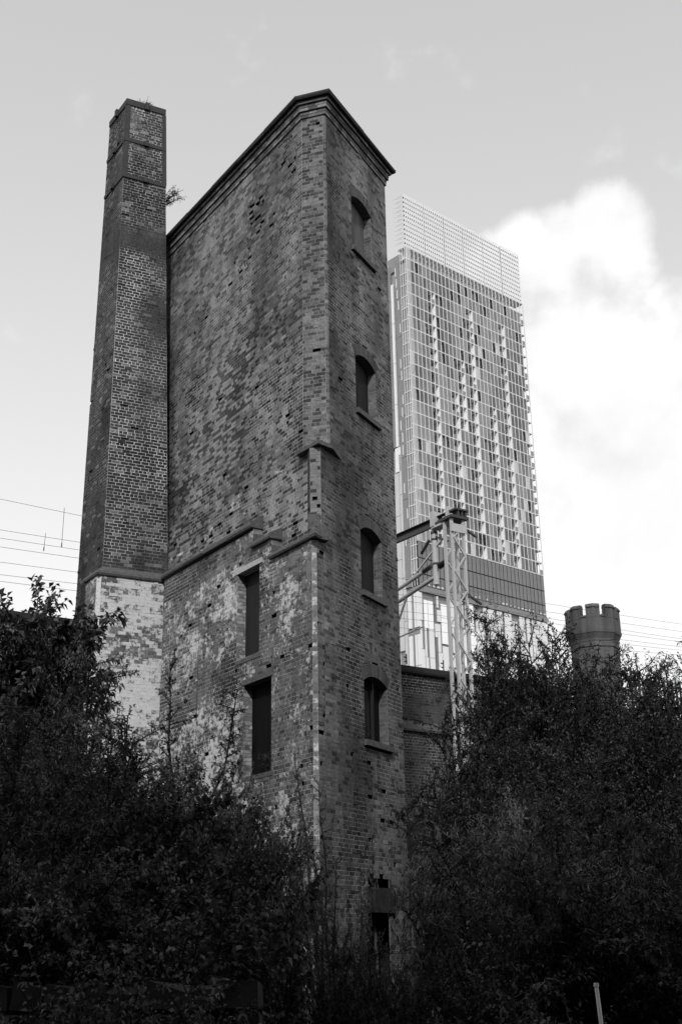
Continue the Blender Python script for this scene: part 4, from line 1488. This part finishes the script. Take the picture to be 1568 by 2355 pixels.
def make_plant(seed, H, R, n_stems, leaf_l, leaf_w, twigs, leaves_per, droop=.3, up=.7, bare=.25, base=.12, sub=2, mat='leaf', curl=.25, spiky=None):
    """returns (stem mesh, leaf mesh): stems, side shoots, and kite-shaped folded leaves along every shoot"""
    r = np.random.RandomState(seed)
    sb = MB()
    LP, LD, LS = [], [], []

    def shoot(p, d, L, rad, depth, nseg):
        pts = [p]
        dd = d / np.linalg.norm(d)
        for k in range(nseg):
            dd = dd + r.normal(0, .11, 3) + np.array([0, 0, (up if depth == 0 else up * .35) * .10 - droop * .12 * (k / nseg) * (1 if depth else .3)])
            dd = dd / np.linalg.norm(dd)
            pts.append(pts[-1] + dd * L / nseg)
        for k in range(nseg):
            a, b = rad * (1 - .85 * k / nseg), rad * (1 - .85 * (k + 1) / nseg)
            sb.tube(pts[k], pts[k + 1], a, b, n=5 if depth == 0 else 3, caps=False)
        return pts

    def along(pts, t):
        x = t * (len(pts) - 1)
        i = min(int(x), len(pts) - 2)
        return pts[i] + (pts[i + 1] - pts[i]) * (x - i), (pts[i + 1] - pts[i])

    def leafy(pts, n, t0):
        for k in range(n):
            t = t0 + (1 - t0) * (k + r.rand()) / n
            p, dv = along(pts, t)
            dv = dv / np.linalg.norm(dv)
            side = np.cross(dv, r.normal(0, 1, 3))
            side /= np.linalg.norm(side) + 1e-6
            d = dv * .55 + side * .8 + np.array([0, 0, -droop * .7 + .12])
            LP.append(p)
            LD.append(d / np.linalg.norm(d))
            LS.append(r.uniform(.65, 1.2))

    for s in range(n_stems):
        a = 2 * math.pi * (s + r.rand() * .8) / n_stems
        tq = math.sqrt(r.rand())
        tilt = tq * R / max(H, .1) * 1.15
        d = np.array([math.cos(a) * tilt, math.sin(a) * tilt, 1.0])
        L = H * r.uniform(.86, 1.0) * (1 - .34 * tq ** 2) * (1 if spiky is None else r.uniform(*spiky))
        pts = shoot(np.array([math.cos(a) * base * R, math.sin(a) * base * R, 0]), d, L, .012 + .008 * H, 0, 9)
        for k in range(twigs):
            t = bare + (1 - bare) * (k + r.rand()) / twigs
            p, dv = along(pts, t)
            a2 = r.rand() * 2 * math.pi
            dv = dv / np.linalg.norm(dv)
            d2 = np.array([math.cos(a2), math.sin(a2), r.uniform(-.1, .75)]) + dv * .35
            L2 = R * r.uniform(.35, .75) * ((1.05 - .45 * t) if spiky is None else (1.15 - .75 * t))
            p2 = shoot(p, d2, L2, .006 + .0016 * H, 1, 5)
            leafy(p2, leaves_per, .15)
            for q in range(sub):
                t3 = r.uniform(.25, .9)
                p3, dv3 = along(p2, t3)
                d3 = dv3 / np.linalg.norm(dv3) * .6 + r.normal(0, .7, 3) + np.array([0, 0, .25])
                p4 = shoot(p3, d3, L2 * r.uniform(.3, .55), .004, 2, 3)
                leafy(p4, max(3, leaves_per // 2), .05)
        leafy(pts[-4:], leaves_per, .2)
    P, D, S = np.array(LP), np.array(LD), np.array(LS)
    n = len(P)
    side = np.cross(D, np.array([0, 0, 1.0]) + r.normal(0, .45, (n, 3)))
    side /= np.linalg.norm(side, axis=1)[:, None] + 1e-6
    nn = np.cross(side, D)
    l, w = (leaf_l * S)[:, None], (leaf_w * S)[:, None]
    tip = P + D * l - np.array([0, 0, 1.0]) * l * curl * r.rand(n, 1)
    mid = P + D * l * .42
    lift = nn * w * .22
    q1 = np.stack([P, mid + side * w * .5 + lift, tip, mid - side * w * .5 + lift], 1)
    cl = fbm(P[:, 0] * 2.6 + P[:, 2] * 1.1, P[:, 1] * 2.6 + P[:, 2] * 2.3, seed + 200, 2)
    tone = np.clip(r.normal(1, .26, n) * (.45 + 1.5 * np.clip((cl - .3) * 2.0, 0, 1)), .25, 2.6)
    zt = np.percentile(q1[:, 2, 2], 99.6)
    cen = np.append(np.median(P[:, :2], 0), 0)
    q1 = q1 - cen
    q1[:, :, 2] *= H / zt
    sb.v = [(v[0] - cen[0], v[1] - cen[1], v[2] * H / zt) for v in sb.v]
    me = quads_mesh('crown', q1, M[mat], {'tone': tone})
    sm = bpy.data.meshes.new('stem')
    sm.from_pydata(sb.v, [], sb.f)
    sm.materials.append(M['bark'])
    return sm, me, n


protos = {}
for key, args in {
    'willowy': dict(seed=1, H=3.0, R=1.25, n_stems=15, leaf_l=.088, leaf_w=.021, twigs=26, leaves_per=24, droop=.5, sub=3),
    'willowy2': dict(seed=2, H=3.0, R=1.35, n_stems=15, leaf_l=.090, leaf_w=.022, twigs=26, leaves_per=24, droop=.45, sub=3),
    'broad': dict(seed=3, H=3.0, R=1.4, n_stems=15, leaf_l=.055, leaf_w=.034, twigs=28, leaves_per=26, droop=.25, sub=3),
    'broad2': dict(seed=4, H=3.0, R=1.5, n_stems=15, leaf_l=.053, leaf_w=.032, twigs=28, leaves_per=26, droop=.3, sub=3),
    'tall_willowy': dict(seed=21, H=7.4, R=1.9, n_stems=16, leaf_l=.11, leaf_w=.026, twigs=44, leaves_per=24, droop=.5, bare=.40, base=.2, sub=3),
    'tall_broad': dict(seed=22, H=6.5, R=1.7, n_stems=16, leaf_l=.066, leaf_w=.04, twigs=46, leaves_per=24, droop=.3, bare=.30, base=.2, sub=3),
    'tall_airy': dict(seed=23, H=7.0, R=1.15, n_stems=7, leaf_l=.10, leaf_w=.026, twigs=30, leaves_per=12, droop=.55, bare=.35, sub=1, spiky=(.75, 1.05)),
    'tall_maple': dict(seed=24, H=7.5, R=1.9, n_stems=15, leaf_l=.15, leaf_w=.085, twigs=40, leaves_per=16, droop=.7, bare=.40, base=.15, sub=3),
    'sapling': dict(seed=5, H=6.3, R=.85, n_stems=4, leaf_l=.085, leaf_w=.046, twigs=26, leaves_per=10, droop=.25, sub=1, bare=.45),
    'airy': dict(seed=6, H=3.0, R=.9, n_stems=7, leaf_l=.085, leaf_w=.022, twigs=18, leaves_per=11, droop=.55, sub=1, spiky=(.7, 1.05)),
    'bramble': dict(seed=8, H=1.5, R=1.5, n_stems=12, leaf_l=.05, leaf_w=.034, twigs=17, leaves_per=14, droop=.7, up=.1, bare=.1),
    'weed': dict(seed=9, H=.5, R=.30, n_stems=9, leaf_l=.05, leaf_w=.013, twigs=7, leaves_per=5, droop=.4, sub=0),
    'maple': dict(seed=10, H=3.0, R=1.3, n_stems=10, leaf_l=.10, leaf_w=.058, twigs=20, leaves_per=13, droop=.6),
}.items():
    a = dict(args)
    protos[key] = make_plant(**a)
    print(key, protos[key][2])


def plant(kind, x, y, z, H, W, label, cat='shrub', group=None, name='shrub', rot=None, mat=None, lean=(0, 0)):
    sm, lm, _ = protos[kind]
    h0 = {'bramble': 1.5, 'weed': .5, 'sapling': 6.3, 'tall_willowy': 7.4, 'tall_broad': 6.5, 'tall_airy': 7.0, 'tall_maple': 7.5}.get(kind, 3.0)
    root = empty(name, (x, y, z), rz=random.uniform(0, 6.28) if rot is None else rot, label=label, cat=cat, group=group)
    root.rotation_euler = (lean[0], lean[1], root.rotation_euler[2])
    root.scale = (W, W, H / h0)
    link(bpy.data.objects.new('stem', sm), root)
    o = bpy.data.objects.new('crown', lm)
    link(o, root)
    if mat:
        o.material_slots[0].link = 'OBJECT'
        o.material_slots[0].material = M[mat]
    return root


def plant_px(kind, px, ytop, d, W, label, **kw):
    """stand a plant at distance d so that its top reaches the given height in the photograph"""
    t = at_d(px, ytop, d)
    return plant(kind, t[0], t[1], kw.pop('z', 0.0), (t[2] - kw.pop('zb', 0.0)) * kw.pop('hs', 1.0), W, label, **kw)


GL, GR = 'bushes crowding the foot of the ruin on the left', 'bushes crowding the foot of the ruin on the right'
# left, back to front
plant_px('tall_maple', -10, 1375, 19.5, .85, 'broad-leaved tree at far left, its top highest against the sky', cat='tree', name='tree', group=GL, mat='leaf_dark')
plant_px('tall_maple', -80, 1360, 18.5, .95, 'broad-leaved tree half cut off by the left edge', cat='tree', name='tree', group=GL, mat='leaf_dark', rot=2.0)
plant_px('tall_broad', 80, 1480, 18.0, .68, 'rounded bush filling the space under the far left tree', group=GL, rot=1.4)
plant_px('tall_willowy', 120, 1540, 16.5, .72, 'narrow-leaved bush rising between the left tree and the chimney foot', group=GL)
plant_px('sapling', 375, 1495, 20.0, .95, 'slender sapling standing against the whitewashed chimney foot', cat='sapling', name='sapling', group=GL)
plant_px('sapling', 295, 1640, 19.6, .9, 'shorter sapling left of the slender one at the chimney foot', cat='sapling', name='sapling', group=GL, rot=1.0)
plant_px('tall_broad', 190, 1690, 16.0, .6, 'leafy bush low in front of the chimney foot', group=GL)
plant_px('broad2', 410, 1760, 16.5, .85, 'round-leaved bush under the slender sapling', group=GL)
plant_px('tall_willowy', 0, 1600, 14.5, .75, 'willowy bush at the left edge below the tall tree', group=GL, rot=.7)
plant_px('broad2', 110, 1780, 12.5, 1.0, 'dense bush in front at left, half way up', group=GL)
plant_px('broad', 310, 1810, 12.8, 1.0, 'dense bush in front below the chimney', group=GL)
plant_px('broad', 520, 1830, 15.6, .6, 'spreading bush under the black window opening', group=GL)
plant_px('broad2', 450, 1890, 13.0, .8, 'broad bush in front, left of the black window opening', group=GL, mat='leaf_dark')
plant_px('broad2', 610, 1880, 14.6, .45, 'loose bush under the corner of the ruin', group=GL)
plant_px('willowy', -20, 1850, 11.0, 1.0, 'low willowy bush in the bottom left corner', group=GL, mat='leaf_dark')
plant_px('broad', 190, 1960, 10.6, .9, 'dark low bush in the left foreground', group=GL, mat='leaf_dark')
plant_px('maple', 570, 1985, 11.5, .55, 'large-leaved bush in the centre foreground', group=GL)
plant_px('maple', 420, 2020, 10.6, .8, 'large-leaved bush left of the centre foreground', group=GL, mat='leaf_dark')
plant_px('bramble', 660, 2090, 12.0, .45, 'arching bramble at the foot of the corner', cat='bramble', name='bramble', group=GL)
plant_px('bramble', 400, 2195, 8.7, .9, 'bramble hanging over the low wall near its right end', cat='bramble', name='bramble', group=GL, mat='leaf_dark')
plant_px('bramble', 60, 2190, 8.7, 1.0, 'bramble hanging over the low wall at the left edge', cat='bramble', name='bramble', group=GL, mat='leaf_dark')
plant_px('bramble', 230, 2215, 8.6, .8, 'bramble spilling over the middle of the low wall', cat='bramble', name='bramble', group=GL, mat='leaf_dark', rot=2.5)
plant_px('bramble', 140, 2240, 8.1, .7, 'bramble in front of the low wall towards the left', cat='bramble', name='bramble', group=GL, mat='leaf_dark', rot=.9)
plant_px('bramble', 330, 2250, 8.0, .6, 'bramble in front of the low wall near the middle', cat='bramble', name='bramble', group=GL, mat='leaf_dark', rot=3.9)
plant_px('bramble', 520, 2240, 8.2, .7, 'bramble in front of the end of the low wall', cat='bramble', name='bramble', group=GL, mat='leaf_dark', rot=5.5)
# creeper on the corner of the ruin
plant('tall_airy', KF[0] + .05, KF[1] - .2, 0, 4.5, .42, 'thin creeper climbing the corner of the ruin below the lowest windows', cat='creeper', name='creeper', lean=(R_(-3), 0))
plant('bramble', KF[0] + .45, KF[1] - .35, 0, 1.7, .35, 'tangled creeper on the right wall beside the doorway', cat='creeper', name='creeper', mat='leaf_dark')
p = B + .45 * DR + .25 * NR
plant('airy', p[0], p[1], 0, 3.4, .38, 'wiry creeper clinging to the right wall left of the doorway', cat='creeper', name='creeper')
p = B + 2.3 * DR + .3 * NR
plant('airy', p[0], p[1], 0, 2.2, .35, 'wiry creeper at the right foot of the ruin past the doorway', cat='creeper', name='creeper', rot=2.0)
p = B + 1.2 * DR + .55 * NR
plant('bramble', p[0], p[1], 0, 1.0, .3, 'small bramble growing on the step of the doorway', cat='bramble', name='bramble')
plant_px('broad2', 800, 2140, 12.5, .33, 'small dark bush before the corner of the ruin', group=GL, mat='leaf_dark', rot=.8)
plant_px('broad', 905, 2215, 12.0, .3, 'small dark bush hiding the step of the doorway', group=GR, mat='leaf_dark', rot=2.8)
# right, back to front
plant_px('tall_willowy', 1205, 1405, 23.0, .74, 'tall willowy bush whose top stands before the glass tower', cat='tree', name='tree', group=GR)
plant_px('tall_airy', 1130, 1440, 22.5, .55, 'thin spire-like shoots beside the lattice mast', group=GR)
plant_px('tall_willowy', 1300, 1530, 22.0, .75, 'willowy bush in front of the turret', group=GR, rot=2.2)
plant_px('tall_broad', 1180, 1550, 21.0, .85, 'dense bush right of the mast', group=GR, mat='leaf_dark')
plant_px('tall_airy', 1475, 1495, 25.0, 1.0, 'airy bush with open shoots right of the turret', group=GR)
plant_px('tall_airy', 1560, 1500, 23.5, 1.1, 'airy bush cut off by the right edge of the view', group=GR, rot=1.9)
plant_px('tall_broad', 1375, 1545, 20.0, .8, 'dense bush hiding the foot of the turret', group=GR, mat='leaf_dark', rot=4.0)
plant_px('tall_broad', 1165, 1500, 24.0, .75, 'rounded bush behind the mast shoots, before the glass tower', group=GR, rot=.4)
plant_px('tall_broad', 1265, 1465, 24.5, .8, 'rounded leafy crown left of the turret', cat='tree', name='tree', group=GR, rot=2.7)
plant_px('tall_broad', 1330, 1555, 23.0, .6, 'rounded bush wrapped round the turret shaft', group=GR, rot=5.0)
plant_px('tall_broad', 1450, 1545, 23.5, .7, 'rounded bush just right of the turret shaft', group=GR, rot=3.3)
plant_px('tall_broad', 1545, 1540, 23.0, .7, 'rounded bush at the right edge, level with the fence top', group=GR, rot=1.6)
plant_px('tall_willowy', 1470, 1560, 22.5, .75, 'bushy clump in front of the spiked fence', group=GR, rot=1.1)
plant_px('tall_willowy', 1590, 1600, 21.5, .7, 'bushy clump at the right edge before the spiked fence', group=GR, rot=4.1)
plant_px('tall_broad', 1540, 1660, 19.5, .75, 'leafy bush at the right edge under the fence', group=GR, mat='leaf_dark', rot=5.2)
plant_px('tall_broad', 1120, 1690, 18.0, .65, 'bush crowding the foot of the lattice mast', group=GR, mat='leaf_dark', rot=3.0)
plant_px('tall_willowy', 1280, 1740, 16.5, .75, 'willowy bush in the middle of the right-hand thicket', group=GR, rot=3.6)
plant_px('broad', 1050, 1775, 18.5, .55, 'bush against the viaduct wall right of the ruin', group=GR)
plant_px('willowy2', 1080, 1860, 14.5, .65, 'pale willowy bush beside the right edge of the ruin', group=GR, mat='leaf_pale')
plant_px('willowy', 1190, 1870, 13.2, .9, 'pale arching bush in the right foreground', group=GR, mat='leaf_pale')
plant_px('broad2', 1420, 1880, 14.5, .95, 'dark bush low on the right', group=GR, mat='leaf_dark')
plant_px('willowy2', 1290, 1960, 11.8, .85, 'willowy bush low in the right foreground', group=GR)
plant_px('broad', 1500, 2050, 11.5, .8, 'dark bush in the bottom right corner', group=GR, mat='leaf_dark')
plant_px('broad2', 1140, 2060, 11.2, .5, 'low dark bush right of the doorway', group=GR, mat='leaf_dark')
plant_px('bramble', 1090, 2120, 12.5, .6, 'arching bramble before the right end of the ruin', cat='bramble', name='bramble', group=GR, mat='leaf_dark')
plant_px('bramble', 1250, 2180, 9.8, .9, 'bramble in the foreground left of the pale post', cat='bramble', name='bramble', group=GR, mat='leaf_dark')
# weeds rooted in the brickwork
p = nN(20.6) * .45 + nR(20.6) * .55 + .25 * DL
plant('weed', p[0], p[1], zTop + .02, .42, .8, 'wispy weed growing on top of the chimney', cat='weed', name='weed')
p = nR(18.3) + .25 * DL
w_ = plant('weed', p[0], p[1], 18.15, .62, 1.0, 'feathery weed sprouting from the right side of the chimney', cat='weed', name='weed', lean=(0, R_(48)), rot=0)
p = A3 + 1.05 * DL - .12 * NL
plant('weed', p[0], p[1], W2[2], .42, .75, 'small weed in the black window opening on the left wall', cat='weed', name='weed')
p = B + 1.35 * DR - .08 * NR
plant('weed', p[0], p[1], wins[3][2], .2, .5, 'tiny weed on the sill of the lowest arched window', cat='weed', name='weed')

# ground cover under the bushes
r = np.random.RandomState(77)
n = 26000
gx, gy = r.uniform(-8, 9, n), r.uniform(6.0, 17, n)
gz = r.rand(n) * .35 * (.4 + fbm(gx, gy, 70, 2))
P = np.stack([gx, gy, gz], 1)
a = r.rand(n) * 6.283
D = np.stack([np.cos(a), np.sin(a), r.uniform(-.2, .9, n)], 1)
D /= np.linalg.norm(D, axis=1)[:, None]
S = np.cross(D, [0, 0, 1.0] + r.normal(0, .3, (n, 3)))
S /= np.linalg.norm(S, axis=1)[:, None]
l, w = r.uniform(.06, .13, (n, 1)), r.uniform(.02, .05, (n, 1))
q = np.stack([P, P + D * l * .45 + S * w, P + D * l, P + D * l * .45 - S * w], 1)
o = link(bpy.data.objects.new('ground_cover', quads_mesh('ground_cover', q, M['leaf_dark'], {'tone': np.clip(r.normal(1, .3, n), .3, 2)})))
tag(o, kind='stuff')

# ------------------------------------------------------------------ low wall at bottom left, pale post, stone pier at the right edge
lwp = at_d(600, 2268, 9.0)
low = empty('low_wall', (0, 0, 0), label='low mossy rubble wall along the bottom left', cat='wall')
hT = lwp[2]
rr_ = random.Random(3)
for row in range(9):
    z0, z1 = hT * row / 9, hT * (row + 1) / 9
    x = lwp[0] - 5.6 + rr_.uniform(0, .3)
    while x < lwp[0] - .05:
        w = min(rr_.uniform(.12, .34), lwp[0] - x)
        d = rr_.uniform(-.05, .05)
        y0 = lwp[1] + (lwp[0] - x) * .12
        mb = MB()
        j = lambda s=.015: rr_.uniform(-s, s)
        v = [(x + .01 + j(), y0 + d + j(), z0 + .008), (x + w - .01 + j(), y0 + d + j(), z0 + .008), (x + w - .01, y0 + .4, z0 + .008), (x + .01, y0 + .4, z0 + .008),
             (x + .02 + j(), y0 + d + .02 + j(), z1 - .004 + (j(.06) if row == 8 else 0)), (x + w - .02 + j(), y0 + d + .02 + j(), z1 - .004 + (j(.06) if row == 8 else 0)), (x + w - .02, y0 + .4, z1 - .004), (x + .02, y0 + .4, z1 - .004)]
        mb.add(v, [(0, 3, 2, 1), (4, 5, 6, 7), (0, 1, 5, 4), (1, 2, 6, 5), (2, 3, 7, 6), (3, 0, 4, 7)])
        mb.build('stone', M['moss'], low)
        x += w
pt = at_d(1371, 2270, 8.0)
pb_ = at_d(1388, 2400, 8.0)
post = empty('pale_post', (0, 0, 0), label='slim pale metal post in the dark undergrowth at bottom right', cat='post')
bs = pt + (pb_ - pt) * (pt[2] / (pt[2] - pb_[2]))
MB().tube(bs, pt, .016, .012, n=12).build('shaft', M['white_metal'], post)
MB().tube(pt, pt + np.array([0, 0, .02]), .017, .015, n=12).build('cap', M['galv'], post)
sp_ = at_d(1566, 2270, 14.0)
pier = empty('stone_pier', (0, 0, 0), label='broken stone pier at the right edge behind the bushes', cat='pier')
for k in range(5):
    z0 = .32 * k
    j = lambda: random.uniform(-.03, .03)
    mb = MB().obox((sp_[0] - .16 + j(), sp_[1] + j(), z0), az(80), az(-10), np.array([0, 0, 1.]), .55 + j(), .45, .31)
    mb.build('stone_block', M['moss'], pier)
mb = MB().prism([(sp_[0] - .05, sp_[1]), (sp_[0] + .4, sp_[1] + .05), (sp_[0] + .35, sp_[1] + .45), (sp_[0], sp_[1] + .4)], 1.6, 2.45)
mb.build('stone_block', M['moss'], pier)

# ------------------------------------------------------------------ unseen building added behind the camera to shade the foreground
shade_block = empty('unseen_shade_block', (0, -12, 0), label='long tall unseen building added behind the camera to shade the foreground', cat='building')
MB().box((-48, -14, 0), (40, 0, 24.6)).build('wall', M['core'], shade_block)
MB().box((-48.2, -.005, 24.61), (40.2, .15, 24.9)).build('cornice', M['stone'], shade_block)
for k in range(6):
    for i in range(20):
        fo = cube('window', (-46 + i * 4.3, .002, 1.2 + k * 3.9), (-43.8 + i * 4.3, .05, 3.9 + k * 3.9), 'glb', shade_block)
